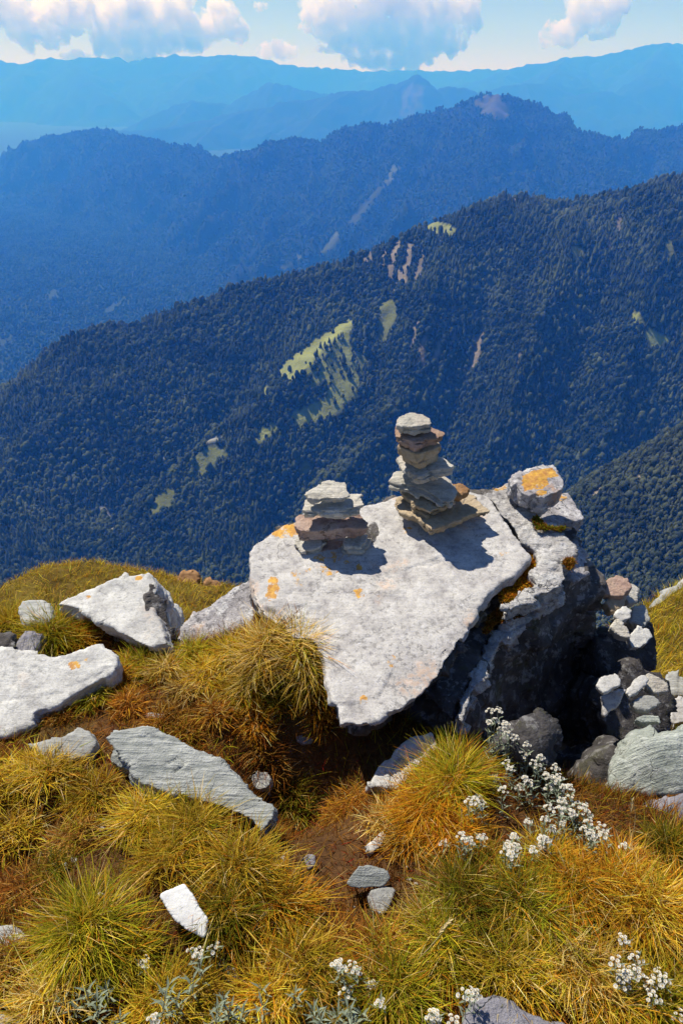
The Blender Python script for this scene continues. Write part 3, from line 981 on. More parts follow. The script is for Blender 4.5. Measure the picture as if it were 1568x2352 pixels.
# short dry turf over the whole foreground: nobody could count it
def turf(name, label, n, xr, yr, names, lmin, lmax, seed, mask=None, zfun=ground_z, width=0.0018, flat=0.5, shade=1.0):
    x = rng.uniform(*xr, n)
    y = rng.uniform(*yr, n)
    dn = fbm2(x * 4, y * 4, 3, seed)
    keep = rng.random(n) < np.clip(0.75 + 0.9 * dn, 0.1, 1)
    if mask is not None: keep &= mask(x, y)
    x, y, dn = x[keep], y[keep], dn[keep]
    n = len(x)
    z = zfun(x, y) - 0.004
    az = rng.uniform(0, 6.28, n) + 0
    drift = fbm2(x * 2.2, y * 2.2, 2, seed + 7) * 5
    az = np.where(rng.random(n) < 0.6, drift + rng.normal(0, 0.8, n), az)
    lean = np.clip(rng.normal(flat, 0.25, n), 0.05, 0.97)
    ct = pick_pal(names, n, 0.3)
    tone = fbm2(x * 6, y * 6, 3, seed + 2)
    ct = ct * np.clip(1 + 1.3 * tone, 0.25, 1.8)[:, None] * shade
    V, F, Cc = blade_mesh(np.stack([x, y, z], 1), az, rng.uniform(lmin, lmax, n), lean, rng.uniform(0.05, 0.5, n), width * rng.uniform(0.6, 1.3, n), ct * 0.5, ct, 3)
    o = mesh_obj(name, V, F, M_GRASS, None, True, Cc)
    tag(o, label, 'grass', kind='stuff')
    return o
def front_mask(x, y):
    px, py = project(np.stack([x, y, ground_z(x, y, False)], 1))
    hollow = in_poly(px, py, [(540, 1690), (640, 1650), (760, 1670), (900, 1690), (960, 1660), (1000, 1690), (850, 1810), (830, 1900), (780, 2040), (740, 2150), (690, 2000), (650, 1860), (590, 1770)])
    worn = in_poly(px, py, [(0, 1880), (200, 1860), (300, 1900), (240, 2000), (130, 2050), (0, 2120)])
    return (px > -150) & (px < 1720) & (py > 1250) & (py < 2560) & ((~hollow & ~worn) | (rng.random(len(x)) < np.where(hollow, 0.5, 0.75)))
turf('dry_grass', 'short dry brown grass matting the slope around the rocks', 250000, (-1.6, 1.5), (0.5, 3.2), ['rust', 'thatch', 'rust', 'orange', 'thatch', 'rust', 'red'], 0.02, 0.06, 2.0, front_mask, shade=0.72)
turf('green_turf', 'patchy green grass shoots scattered over the slope', 26000, (-1.5, 1.4), (0.5, 2.6), ['green', 'deep', 'gold'], 0.03, 0.08, 12.0,
     lambda x, y: front_mask(x, y) & (fbm2(x * 2.6, y * 2.6, 2, 31.0) > 0.05), flat=0.4)
turf('red_herbs', 'dark red low herbs at the edges of the pale rocks', 30000, (-1.4, 1.2), (0.6, 2.6), ['red', 'rust'], 0.012, 0.035, 22.0,
     lambda x, y: front_mask(x, y) & (fbm2(x * 3.1, y * 3.1, 2, 41.0) > 0.16), width=0.004, flat=0.5)

# ------------------------------------------------------------------ rock
def mat_rock(name, light, mid, dark, speck=0.5, spots=0.5, lichen=0.0, lich_col=(0.62, 0.27, 0.03), streak=0.0, brown=0.0, white=0.0, scale=1.0, streak_rot=(0, 0, 0), mossy=0.0, rough_bump=0.85):
    t = NT(name)
    p = t.pos()
    if streak > 0:
        ps = t.mapping(p, (1.0, 14.0, 1.0), streak_rot)
        ns = t.noise(ps, 9 * scale, 5, 0.6, 0.4)
    n0 = t.noise(p, 3.2 * scale, 5, 0.6)
    n1 = t.noise(p, 14 * scale, 8, 0.68)
    n2 = t.noise(p, 55 * scale, 6, 0.7)
    n3 = t.noise(p, 190 * scale, 3, 0.7)
    c = t.ramp(n1, [(0.30, dark), (0.46, mid), (0.62, light)])
    c = t.mix(t.ramp(n0, [(0.42, 0.0), (0.68, 0.55)]), c, mid)
    c = t.mix(t.ramp(t.noise(p, 1.7 * scale, 6, 0.62), [(0.5, 0.0), (0.66, 0.4)]), c, dark)
    if streak > 0:
        c = t.mix(t.ramp(ns, [(0.42, streak), (0.6, 0.0)]), c, dark)
    if white > 0:
        w = t.math('MULTIPLY', t.ramp(t.noise(p, 24 * scale, 6, 0.72), [(0.54, 0.0), (0.60, 1.0)]), white)
        c = t.mix(w, c, (0.66, 0.65, 0.66))
    if brown > 0:
        c = t.mix(t.math('MULTIPLY', t.ramp(t.noise(p, 7 * scale, 4, 0.6), [(0.45, 0.0), (0.62, 1.0)]), brown), c, (0.25, 0.14, 0.07))
    if spots > 0:       # dark crustose lichen islands
        s = t.math('MULTIPLY', t.ramp(n2, [(0.40, 1.0), (0.47, 0.0)]), t.ramp(n0, [(0.35, 0.2), (0.6, 1.0)]))
        c = t.mix(t.math('MULTIPLY', s, spots), c, (0.085, 0.08, 0.085))
    if speck > 0:
        c = t.mix(t.math('MULTIPLY', t.ramp(n3, [(0.36, 1.0), (0.46, 0.0)]), speck), c, (0.12, 0.115, 0.12))
    if mossy > 0:
        c = t.mix(t.math('MULTIPLY', t.ramp(t.noise(p, 8, 5, 0.7), [(0.57, 0.0), (0.64, 1.0)]), mossy), c, (0.07, 0.075, 0.012))
    lc = t.mix(t.noise(p, 40, 4, 0.6), lich_col, (0.42, 0.16, 0.02))
    if lichen > 0:
        l = t.math('MULTIPLY', t.ramp(t.noise(p, 6 * scale, 3, 0.5), [(0.60, 0.0), (0.66, 1.0)]), t.ramp(n2, [(0.46, 0.0), (0.54, 1.0)]))
        c = t.mix(t.math('MULTIPLY', l, lichen), c, lc)
    wp = t.node('ShaderNodeVectorMath', operation='ADD')
    t.link(p, wp.inputs[0])
    dn = t.node('ShaderNodeVectorMath', operation='SCALE')
    t.link(t.noise(p, 9, 4, 0.6, out=1), dn.inputs[0])
    dn.inputs['Scale'].default_value = 0.16
    t.link(dn.outputs[0], wp.inputs[1])
    cr = t.ramp(t.voro(wp.outputs[0], 6.5 * scale, 'DISTANCE_TO_EDGE'), [(0.0, 1.0), (0.016, 0.0)])
    cr = t.math('MULTIPLY', cr, t.ramp(t.noise(p, 4.5 * scale, 3), [(0.55, 0.0), (0.64, 1.0)]))
    c = t.mix(t.math('MULTIPLY', cr, 0.5), c, (0.05, 0.045, 0.045))
    a = t.attr('lichen', 'Fac')
    am = t.ramp(t.math('ADD', a, t.math('MULTIPLY', t.math('SUBTRACT', t.noise(p, 30, 6, 0.7), 0.5), 3.4)), [(0.40, 0.0), (0.62, 1.0)])
    am = t.math('MULTIPLY', am, t.ramp(a, [(0.02, 0.0), (0.12, 1.0)]))
    c = t.mix(t.math('MULTIPLY', am, 0.9), c, t.mix(t.ramp(t.noise(p, 45, 4, 0.7), [(0.35, 0.0), (0.65, 1.0)]), (0.66, 0.37, 0.04), (0.40, 0.17, 0.03)))
    h = t.math('ADD', t.math('MULTIPLY', n1, 0.9), t.math('MULTIPLY', n2, 0.5))
    h = t.math('ADD', h, t.math('MULTIPLY', n3, 0.22))
    h = t.math('SUBTRACT', h, t.math('MULTIPLY', cr, 0.6))
    if streak > 0: h = t.math('ADD', h, t.math('MULTIPLY', ns, 0.6 * min(1.0, streak * 2)))
    return t.surface(t.principled(c, 0.82, t.bump(h, rough_bump, 0.016), 0.25))

M_SLAB = mat_rock('pale_schist', (0.56, 0.54, 0.525), (0.44, 0.42, 0.415), (0.25, 0.235, 0.245), 0.35, 0.55, 0.25, white=0.3, streak=0.22, streak_rot=(0, 0, 0.9), rough_bump=0.42)
M_SLAB_GREY = mat_rock('lichened_schist', (0.50, 0.48, 0.50), (0.34, 0.32, 0.34), (0.17, 0.16, 0.175), 0.6, 0.8, 0.4, white=0.7)
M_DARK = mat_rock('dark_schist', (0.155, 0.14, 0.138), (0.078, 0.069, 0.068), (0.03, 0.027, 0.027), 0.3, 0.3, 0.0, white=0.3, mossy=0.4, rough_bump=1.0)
M_WHITE = mat_rock('white_quartzite', (0.66, 0.65, 0.63), (0.50, 0.49, 0.48), (0.29, 0.28, 0.285), 0.35, 0.4, 0.12, streak=0.18, streak_rot=(0, 0, 0.7), rough_bump=0.5)
M_CHIP = mat_rock('clean_white_chip', (0.72, 0.71, 0.70), (0.64, 0.63, 0.62), (0.50, 0.49, 0.49), 0.12, 0.1, rough_bump=0.25)
M_LEDGE = mat_rock('weathered_ledge', (0.60, 0.585, 0.57), (0.45, 0.43, 0.43), (0.20, 0.19, 0.20), 0.5, 0.75, 0.15, white=0.6, streak=0.3, streak_rot=(0, 0, 0.9), rough_bump=1.0)
M_GREY = mat_rock('grey_schist', (0.50, 0.50, 0.48), (0.38, 0.38, 0.365), (0.22, 0.22, 0.215), 0.35, 0.3, 0.0, streak=0.4, streak_rot=(0, 0, 0.5), rough_bump=0.55)
M_STRIPE = mat_rock('striped_schist', (0.52, 0.53, 0.51), (0.40, 0.41, 0.40), (0.20, 0.215, 0.21), 0.2, 0.15, streak=0.85, streak_rot=(0, 0.3, -0.45))
M_BLACK = mat_rock('black_schist', (0.085, 0.078, 0.08), (0.045, 0.04, 0.041), (0.018, 0.016, 0.017), 0.3, 0.3, white=0.22, mossy=0.3, rough_bump=1.0)
M_GREEN = mat_rock('green_schist', (0.56, 0.59, 0.55), (0.43, 0.465, 0.43), (0.18, 0.205, 0.19), 0.3, 0.3, white=0.25, streak=0.5, streak_rot=(0.3, 0.2, 1.1))
M_CAIRN = mat_rock('cairn_grey_slate', (0.66, 0.635, 0.59), (0.54, 0.51, 0.455), (0.25, 0.23, 0.20), 0.3, 0.35, brown=0.25, streak=0.35, streak_rot=(1.57, 0, 0))
M_CAIRN_PINK = mat_rock('cairn_pink_slate', (0.54, 0.43, 0.38), (0.38, 0.26, 0.22), (0.17, 0.095, 0.075), 0.3, 0.4, brown=0.6)
M_CAIRN_TAN = mat_rock('cairn_tan_stone', (0.56, 0.46, 0.34), (0.43, 0.335, 0.225), (0.21, 0.145, 0.085), 0.25, 0.25, brown=0.3)
M_CAIRN_RUST = mat_rock('cairn_rust_stone', (0.42, 0.24, 0.11), (0.30, 0.155, 0.065), (0.14, 0.07, 0.035), 0.2, 0.2, brown=0.4)
M_PURPLE = mat_rock('violet_grey_schist', (0.34, 0.33, 0.37), (0.24, 0.23, 0.27), (0.13, 0.125, 0.15), 0.3, 0.3)

def smooth_poly(P, step, jitter, seed):
    """walk the outline in short steps and roughen it a little, so no edge is ruler-straight"""
    out = []
    n = len(P)
    for i in range(n):
        a, b = P[i], P[(i + 1) % n]
        m = max(1, int(np.linalg.norm(b - a) / step))
        for k in range(m):
            out.append(a + (b - a) * k / m)
    out = np.array(out)
    c = out.mean(0)
    d = out - c
    d = d / np.linalg.norm(d, axis=1)[:, None]
    return out + d * (fbm(out / (step * 2.2) + seed, 3) * jitter)[:, None]

ROCK_SEED = [0]
def rock(name, poly, normal, thick, mat, label=None, cat=None, group=None, parent=None, voxel=0.006, bottom=0.92, shift=(0, 0, 0), big=0.008, big_s=0.16,
         fine=0.003, fine_s=0.03, layer=None, jitter=0.012, dome=0.0, lichens=(), cracks=(), dents=(), part_label=None, plates=1):
    """stone grown from the outline of its upper face: extruded against `normal`, remeshed, split into strata and weathered"""
    ROCK_SEED[0] += 1
    seed = ROCK_SEED[0] * 5.37
    normal = unit(normal)
    P = smooth_poly(np.asarray(poly, float), max(voxel * 3, 0.012), jitter, seed)
    cen = P.mean(0)
    n = len(P)
    bot = cen + (P - cen) * bottom - normal * thick + np.asarray(shift, float)
    bm = bmesh.new()
    rs = np.random.default_rng(ROCK_SEED[0])
    for k in range(plates):
        if plates == 1:
            T_, B_ = P, bot
        else:       # slaty stone: split plates, each with its own broken outline
            f0, f1 = k / plates, (k + 1) / plates
            sc_ = 1.0 if k == 0 else rs.uniform(0.86, 1.03)
            off = np.zeros(3) if k == 0 else rs.normal(0, 0.006, 3)
            off = off - normal * (off @ normal)
            Q = cen + (P - cen) * (sc_ * (1 + (bottom - 1) * f0)) + off + np.asarray(shift, float) * f0
            if k: 
                dq = (Q - cen) / (np.linalg.norm(Q - cen, axis=1)[:, None] + 1e-9)
                Q = Q + dq * (0.010 * fbm(Q / 0.035 + seed + 9 * k, 2))[:, None]
            T_ = Q - normal * (thick * max(0, f0 - 0.04))
            B_ = cen + (Q - cen) * 0.975 - normal * (thick * f1)
        vt = [bm.verts.new(v) for v in T_]
        vb = [bm.verts.new(v) for v in B_]
        bm.faces.new(vt)
        bm.faces.new(vb[::-1])
        for i in range(n):
            j = (i + 1) % n
            bm.faces.new((vt[i], vb[i], vb[j], vt[j]))
    bmesh.ops.triangulate(bm, faces=bm.faces[:])
    bmesh.ops.recalc_face_normals(bm, faces=bm.faces[:])
    me = bpy.data.meshes.new(name)
    bm.to_mesh(me)
    bm.free()
    tmp = bpy.data.objects.new('tmp', me)
    COL.objects.link(tmp)
    md = tmp.modifiers.new('r', 'REMESH')
    md.mode = 'VOXEL'
    md.voxel_size = voxel
    dg = bpy.context.evaluated_depsgraph_get()
    me2 = bpy.data.meshes.new_from_object(tmp.evaluated_get(dg))
    bpy.data.objects.remove(tmp)
    nv = len(me2.vertices)
    co = np.zeros(nv * 3, np.float32)
    me2.vertices.foreach_get('co', co)
    no = np.zeros(nv * 3, np.float32)
    me2.vertices.foreach_get('normal', no)
    co, no = co.reshape(-1, 3).astype(float), no.reshape(-1, 3).astype(float)
    h = (co - cen) @ normal
    top = np.clip((no @ normal - 0.4) / 0.4, 0, 1)
    side = 1 - np.clip(np.abs(no @ normal) * 1.4 - 0.2, 0, 1)
    # blocky facets: coarse cell noise plus ridged fracture noise
    d = big * (fbm(co / big_s + seed, 3) * 1.3 + 0.5 * (ridged(co / (big_s * 1.4) + seed + 3, 2) - 0.3))
    d = d + 1.1 * big * cells(co / (big_s * 0.8), seed) * (0.35 + 0.65 * (1 - top)) + 0.7 * fine * cells(co / (fine_s * 1.6), seed)
    d = d + fine * (fbm(co / fine_s + seed, 3) + 0.6 * (ridged(co / (fine_s * 1.7) + seed, 2) - 0.3))
    if layer:
        th, amp = layer
        hh = h / th + 0.9 * fbm(co / (th * 9) + seed, 2) + 400
        i0 = np.floor(hh).astype(int)
        fr = hh - i0
        hs = lambda i: np.modf(np.abs(np.sin(i * 12.9898 + seed) * 43758.5453))[0]
        st = hs(i0) + (hs(i0 + 1) - hs(i0)) * np.clip((fr - 0.8) / 0.2, 0, 1)
        notch = np.clip(1 - np.abs(fr - 0.9) / 0.1, 0, 1)
        brk = 0.5 + 0.5 * fbm(co / (th * 5) + seed, 2)
        d = d + side * amp * ((st - 0.55) * (0.6 + brk) - 0.5 * notch * brk)
    new = co + no * (d * (1 - 0.55 * top))[:, None]
    if dome:
        rel = (co - cen) - h[:, None] * normal
        rmax = np.percentile(np.linalg.norm(rel, axis=1), 96)
        q = np.clip(1 - (np.linalg.norm(rel, axis=1) / rmax) ** 2, 0, 1)
        new = new + normal * (dome * q * np.clip((h + thick) / thick, 0, 1))[:, None]
    px, py = project(co)
    if cracks or dents:
        face = np.clip((no @ normal - 0.2) / 0.3, 0, 1)
    for line, w, depth in cracks:
        dd = np.full(nv, 1e9)
        wob = 5 * fbm(co / 0.05 + seed, 2)
        for (ax, ay), (bx, by) in zip(line[:-1], line[1:]):
            tt = np.clip(((px - ax) * (bx - ax) + (py - ay) * (by - ay)) / ((bx - ax) ** 2 + (by - ay) ** 2 + 1e-9), 0, 1)
            dd = np.minimum(dd, np.hypot(px + wob - ax - tt * (bx - ax), py + wob - ay - tt * (by - ay)))
        new = new - normal * (depth * np.clip(1 - dd / w, 0, 1) * face)[:, None]
    for poly_d, depth in dents:
        m = in_poly(px + 6 * fbm(co / 0.04, 2), py + 6 * fbm(co / 0.05 + 5, 2), poly_d) & (face > 0.3)
        new[m] -= normal * depth
    lich = np.zeros(nv)
    for poly_l, amt in lichens:
        m = in_poly(px, py, poly_l) & (no @ normal > -0.3)
        lich[m] = np.maximum(lich[m], amt)
    me2.vertices.foreach_set('co', (new - (cen - normal * thick)).astype(np.float32).ravel())
    me2.materials.clear()
    me2.materials.append(mat)
    at = me2.attributes.new('lichen', 'FLOAT', 'POINT')
    at.data.foreach_set('value', lich.astype(np.float32))
    me2.polygons.foreach_set('use_smooth', np.full(len(me2.polygons), True))
    me2.update()
    me2.name = name
    o = bpy.data.objects.new(name, me2)
    org = cen - normal * thick
    o.location = org
    if parent is not None:
        o.parent = parent
        o.location = org - np.array(parent.location)
        if part_label: o['label'] = part_label
    else:
        tag(o, label, cat or 'rock', group)
    COL.objects.link(o)
    return o

def face_poly(pts, p0, n):
    n = unit(n)
    return [on_plane(x, y, p0, n) for x, y in pts]

def ell(cx, cy, rx, ry, k=10, a0=0.0):
    return [(cx + rx * math.cos(a0 + 6.283 * i / k), cy + ry * math.sin(a0 + 6.283 * i / k)) for i in range(k)]

# ---- the great boulder under the cairns
SLAB_N = unit((0.03, -0.20, 1.0))
SLAB_P = at_y(775, 1665, 1.43)
boulder = empty('boulder', at_y(950, 1500, 1.75) - np.array([0, 0, 0.45]))
tag(boulder, 'great split boulder with a broad pale slab top carrying both cairns', 'boulder')
slab_px = [(574, 1272), (600, 1244), (640, 1210), (700, 1190), (780, 1172), (860, 1158), (905, 1142), (1000, 1122), (1060, 1126), (1118, 1138), (1148, 1178), (1182, 1228), (1217, 1282), (1180, 1320), (1132, 1350), (1103, 1392), (1078, 1440), (1045, 1492), (1005, 1556), (962, 1602), (900, 1640), (825, 1667), (778, 1664), (765, 1610), (752, 1550), (742, 1500), (715, 1475), (668, 1465), (640, 1440), (605, 1412), (588, 1380), (580, 1330)]
rock('slab', face_poly(slab_px, SLAB_P, SLAB_N), SLAB_N, 0.05, M_SLAB, parent=boulder, voxel=0.0062, bottom=0.985, shift=(0, 0.01, 0), big=0.014, big_s=0.3, fine=0.0035, layer=(0.016, 0.014), jitter=0.014, part_label='broad pale grey lichen-speckled top slab',
     lichens=[(ell(655, 1215, 38, 22), 0.75), (ell(628, 1350, 14, 28), 0.7), (ell(620, 1370, 10, 12), 0.6), (ell(935, 1220, 14, 8), 0.6), (ell(740, 1310, 40, 12), 0.45), (ell(825, 1300, 8, 8), 0.8), (ell(825, 1362, 16, 14), 0.45), (ell(835, 1610, 12, 14), 0.45), (ell(1155, 1270, 12, 7), 0.35), (ell(690, 1330, 30, 20), 0.38), (ell(770, 1280, 50, 16), 0.35), (ell(905, 1520, 20, 16), 0.3)],
     cracks=[([(578, 1340), (600, 1395), (630, 1408), (650, 1440), (665, 1470)], 7, 0.02), ([(812, 1355), (835, 1370), (840, 1395)], 4, 0.006), ([(1155, 1200), (1165, 1260), (1150, 1330)], 3, 0.004), ([(1000, 1240), (1060, 1262), (1120, 1300)], 3, 0.004), ([(990, 1300), (1030, 1285), (1050, 1290)], 4, 0.005)])
rock('slab_shade_core', face_poly(slab_px, SLAB_P - SLAB_N * 0.042, SLAB_N), SLAB_N, 0.14, M_DARK, parent=boulder, voxel=0.0068, bottom=0.88, shift=(0.045, 0.09, 0), big=0.02, big_s=0.12, fine=0.006, layer=(0.026, 0.028), jitter=0.014, part_label='dark fractured edge under the pale slab, lichen and shade in its colour')  # dark layer paints in the shade of the slab's side, with its dark lichen
z3 = lambda x, y: (1091.1 + 0.18 * x, 1044.1 + 0.18 * y)
LEDGE_P = SLAB_P - SLAB_N * 0.005
ledge_px = [z3(*q) for q in [(110, 530), (240, 450), (430, 350), (520, 440), (610, 550), (690, 600), (800, 770), (730, 850), (775, 970), (1130, 985), (1260, 1130), (1250, 1250), (1150, 1330), (1110, 1400), (1160, 1590), (1000, 1740), (800, 1790), (700, 1860), (520, 1960), (350, 1940), (480, 1860), (640, 1740), (780, 1660), (790, 1480), (860, 1400), (800, 1270), (690, 1150), (560, 1060), (420, 850), (300, 750), (240, 620)]]
rock('ledge', face_poly(ledge_px, LEDGE_P, SLAB_N), SLAB_N, 0.12, M_LEDGE, parent=boulder, voxel=0.0052, bottom=0.97, big=0.016, big_s=0.09, fine=0.007, fine_s=0.028, layer=(0.02, 0.024), jitter=0.01, part_label='whitish ledge beyond the mossy groove',
     lichens=[(ell(1150, 1118, 26, 12), 0.6), (ell(1192, 1150, 10, 8), 0.6)])
BASE_P = SLAB_P - SLAB_N * 0.135
base_px = [(1040, 1655), (1072, 1570), (1106, 1500), (1150, 1435), (1195, 1418), (1250, 1388), (1300, 1345), (1352, 1310), (1345, 1240), (1300, 1180), (1180, 1120), (1000, 1150), (700, 1240), (620, 1300), (640, 1400), (760, 1470), (900, 1560), (980, 1600)]
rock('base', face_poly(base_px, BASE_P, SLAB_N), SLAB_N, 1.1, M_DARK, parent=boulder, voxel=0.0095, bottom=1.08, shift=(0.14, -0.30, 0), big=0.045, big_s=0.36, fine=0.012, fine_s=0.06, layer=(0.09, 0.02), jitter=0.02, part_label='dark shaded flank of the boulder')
rock('ledge', face_poly([(1048, 1648), (1075, 1568), (1106, 1496), (1140, 1440), (1190, 1420), (1245, 1388), (1292, 1346), (1300, 1362), (1240, 1410), (1190, 1450), (1150, 1475), (1120, 1530), (1085, 1590), (1062, 1660)], BASE_P + SLAB_N * 0.012, SLAB_N), SLAB_N, 0.05, M_LEDGE, parent=boulder, voxel=0.0052, bottom=0.95, big=0.02, big_s=0.09, fine=0.008, fine_s=0.028, layer=(0.014, 0.016), jitter=0.012, part_label='lower pale lip along the groove')
rock('ledge', face_poly([z3(*q) for q in [(690, 600), (760, 570), (1000, 540), (1120, 500), (1190, 480), (1290, 650), (1385, 800), (1300, 850), (1050, 860), (920, 930), (860, 850), (800, 770)]], SLAB_P + SLAB_N * 0.055, unit((0.10, -0.10, 1))), SLAB_N, 0.075, M_SLAB_GREY, parent=boulder, voxel=0.005, bottom=0.96, big=0.008, layer=(0.016, 0.012), jitter=0.008, part_label='grey spotted slab at the far right corner',
     lichens=[(ell(1262, 1155, 14, 8), 0.7), (ell(1290, 1140, 12, 12), 0.55)])
rock('ledge', face_poly([z3(*q) for q in [(1150, 1330), (1260, 1130), (1330, 1180), (1400, 1250), (1380, 1330), (1440, 1500), (1250, 1620), (1180, 1560), (1110, 1400)]], SLAB_P - SLAB_N * 0.02, unit((0.2, -0.25, 1))), SLAB_N, 0.10, M_SLAB_GREY, parent=boulder, voxel=0.006, bottom=1.0, big=0.012, layer=(0.02, 0.015), jitter=0.012, part_label='spotted outer corner of the ledge')
rock('boulder_stone', face_poly([z3(*q) for q in [(440, 310), (560, 235), (720, 190), (870, 135), (990, 130), (1050, 210), (1080, 280), (1140, 380), (1130, 440), (1040, 500), (880, 560), (760, 510), (690, 540), (590, 490), (520, 410)]], SLAB_P + SLAB_N * 0.135, unit((0.05, -0.16, 1))), unit((0.05, -0.16, 1)), 0.065, M_SLAB_GREY, 'flat stone splashed with bright yellow lichen at the boulder\'s far corner', 'stone', voxel=0.0045, bottom=0.97, big=0.008, layer=(0.018, 0.012), jitter=0.008, dome=0.012,
     lichens=[([z3(*q) for q in [(590, 300), (700, 240), (980, 170), (1060, 290), (900, 330), (930, 400), (850, 460), (620, 470), (590, 400)]], 1.0), (ell(1240, 1135, 14, 6), 0.6)])
LEFT_N = unit((-0.10, -0.42, 1.0))
rock('boulder_block', face_poly([(398, 1490), (415, 1440), (445, 1408), (490, 1380), (540, 1348), (580, 1328), (588, 1385), (584, 1450), (590, 1500), (520, 1520), (440, 1520)], at_y(560, 1400, 1.97), LEFT_N), LEFT_N, 0.30, M_SLAB_GREY, 'grey lichened block split off the left end of the great boulder', 'boulder', voxel=0.007, bottom=1.0, big=0.016, layer=(0.03, 0.02), jitter=0.012)
rock('boulder_stone', face_poly([(1165, 1690), (1195, 1640), (1240, 1632), (1270, 1660), (1280, 1700), (1255, 1745), (1200, 1735)], at_y(1215, 1680, 1.33), unit((0.2, -0.5, 1))), unit((0.2, -0.5, 1)), 0.14, M_BLACK, 'dark rounded stone lodged at the boulder\'s foot behind the flowers', 'stone', voxel=0.006, dome=0.03, big=0.015)

# moss in the grooves
def moss(pts, p0, n, label, names, count, size=(0.006, 0.02), parent=None):
    n_ = unit(n)
    poly = face_poly(pts, p0, n_)
    xs = [q[0] for q in pts]; ys = [q[1] for q in pts]
    qx = rng.uniform(min(xs), max(xs), count * 4)
    qy = rng.uniform(min(ys), max(ys), count * 4)
    m = in_poly(qx, qy, pts)
    qx, qy = qx[m][:count], qy[m][:count]
    R0 = np.array([on_plane(a, b, p0, n_) for a, b in zip(qx, qy)])
    k = len(R0)
    hump = 0.010 * fbm(R0 / 0.03, 2)
    R0 = R0 + n_ * hump[:, None]
    ct = pick_pal(names, k, 0.3) * (1 + 0.8 * fbm(R0 / 0.06 + 3, 2))[:, None]
    V, F, Cc = blade_mesh(R0, rng.uniform(0, 6.28, k), rng.uniform(*size, k), np.clip(rng.normal(0.45, 0.3, k), 0, 0.95), rng.uniform(0, 0.6, k), 0.0045 * rng.uniform(0.5, 1.3, k), ct * 0.4, ct, 2)
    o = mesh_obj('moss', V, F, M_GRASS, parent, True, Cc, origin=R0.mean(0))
    tag(o, kind='stuff')
    o['label'] = label
    return o
GP = SLAB_P - SLAB_N * 0.045
moss([z3(*q) for q in [(545, 1050), (640, 1060), (760, 1180), (830, 1300), (860, 1400), (790, 1480), (790, 1660), (640, 1740), (480, 1880), (340, 1900), (300, 1800), (420, 1620), (520, 1450), (690, 1310), (640, 1180)]], GP, SLAB_N, 'rust red moss filling the groove beside the top slab', ['orange', 'rust', 'red', 'rust', 'green'], 5200, (0.006, 0.02), boulder)
moss([z3(*q) for q in [(330, 1960), (560, 1970), (700, 1940), (640, 2050), (430, 2120), (280, 2140), (140, 2300), (90, 2280), (200, 2050)]], BASE_P + SLAB_N * 0.05, SLAB_N, 'brown and green moss under the lip of the ledge', ['rust', 'deep', 'rust', 'thatch'], 3000, (0.006, 0.018), boulder)
moss([z3(*q) for q in [(720, 830), (780, 790), (860, 860), (920, 930), (1150, 930), (1130, 975), (780, 968)]], SLAB_P + SLAB_N * 0.006, SLAB_N, 'dark moss in the corner under the grey slab', ['deep', 'rust', 'red', 'green'], 1500, (0.005, 0.014), boulder)
moss([z3(*q) for q in [(1110, 1390), (1180, 1330), (1260, 1340), (1250, 1440), (1190, 1480)]], SLAB_P + SLAB_N * 0.004, SLAB_N, 'brown moss tuft in the outer notch', ['rust', 'deep'], 700, (0.006, 0.016), boulder)

# ------------------------------------------------------------------ the two cairns, stone by stone
za = lambda pts: [(874.8 + 0.18 * x, 921.8 + 0.18 * y) for x, y in pts]
zb = lambda pts: [(620.8 + 0.18 * x, 1081.7 + 0.18 * y) for x, y in pts]
def cairn_stone(pts, Y, n, thick, mat, label, group, layer=(0.008, 0.009), bottom=0.86, dome=0.004, shift=(0, 0, 0), big=0.006):
    c = np.mean(np.array(pts), 0)
    P0 = at_y(c[0], c[1], Y)
    rock('cairn_stone', face_poly(pts, P0, n), n, thick * 1.02, mat, label, 'stone', group, voxel=0.0023, bottom=bottom, big=big * 1.2, big_s=0.07, fine=0.002, fine_s=0.02, layer=(layer[0] * 1.3, layer[1] * 0.5), plates=3 if thick < 0.045 else 2, jitter=0.011, dome=dome * 0.3, shift=shift)
G1, G2 = 'stones of the tall cairn', 'stones of the low cairn'
YT = 2.235
cairn_stone(za([(165, 1310), (215, 1210), (330, 1185), (700, 1150), (1120, 1185), (1250, 1290), (1395, 1400), (1300, 1420), (1180, 1440), (1050, 1480), (840, 1560), (640, 1635), (560, 1560), (400, 1460), (200, 1400)]), YT - 0.02, (0.02, -0.16, 1), 0.036, M_CAIRN_TAN, 'broad tan slab at the bottom of the tall cairn', G1, (0.012, 0.008), 0.96, 0.0)
cairn_stone(za([(225, 1130), (420, 1090), (700, 1100), (850, 1180), (920, 1270), (800, 1350), (620, 1400), (480, 1350), (340, 1240)]), YT - 0.01, (-0.10, -0.1, 1), 0.040, M_CAIRN_TAN, 'brown wedge stone second from the bottom of the tall cairn', G1, (0.012, 0.008), 0.7)
cairn_stone(za([(880, 1050), (960, 1050), (1050, 1068), (1100, 1120), (1110, 1170), (1000, 1190), (900, 1160)]), YT, (0.25, -0.2, 1), 0.052, M_CAIRN_RUST, 'orange-brown chunk at the right of the tall cairn\'s lower half', G1, (0.014, 0.006), 0.9, 0.004)
cairn_stone(za([(105, 1020), (190, 885), (400, 900), (790, 925), (885, 1010), (905, 1070), (965, 1150), (915, 1250), (800, 1290), (700, 1220), (560, 1140), (370, 1070), (210, 1050)]), YT, (-0.02, -0.32, 1), 0.035, M_CAIRN, 'pale grey plate jutting left, third layer of the tall cairn', G1, (0.009, 0.012), 0.86)
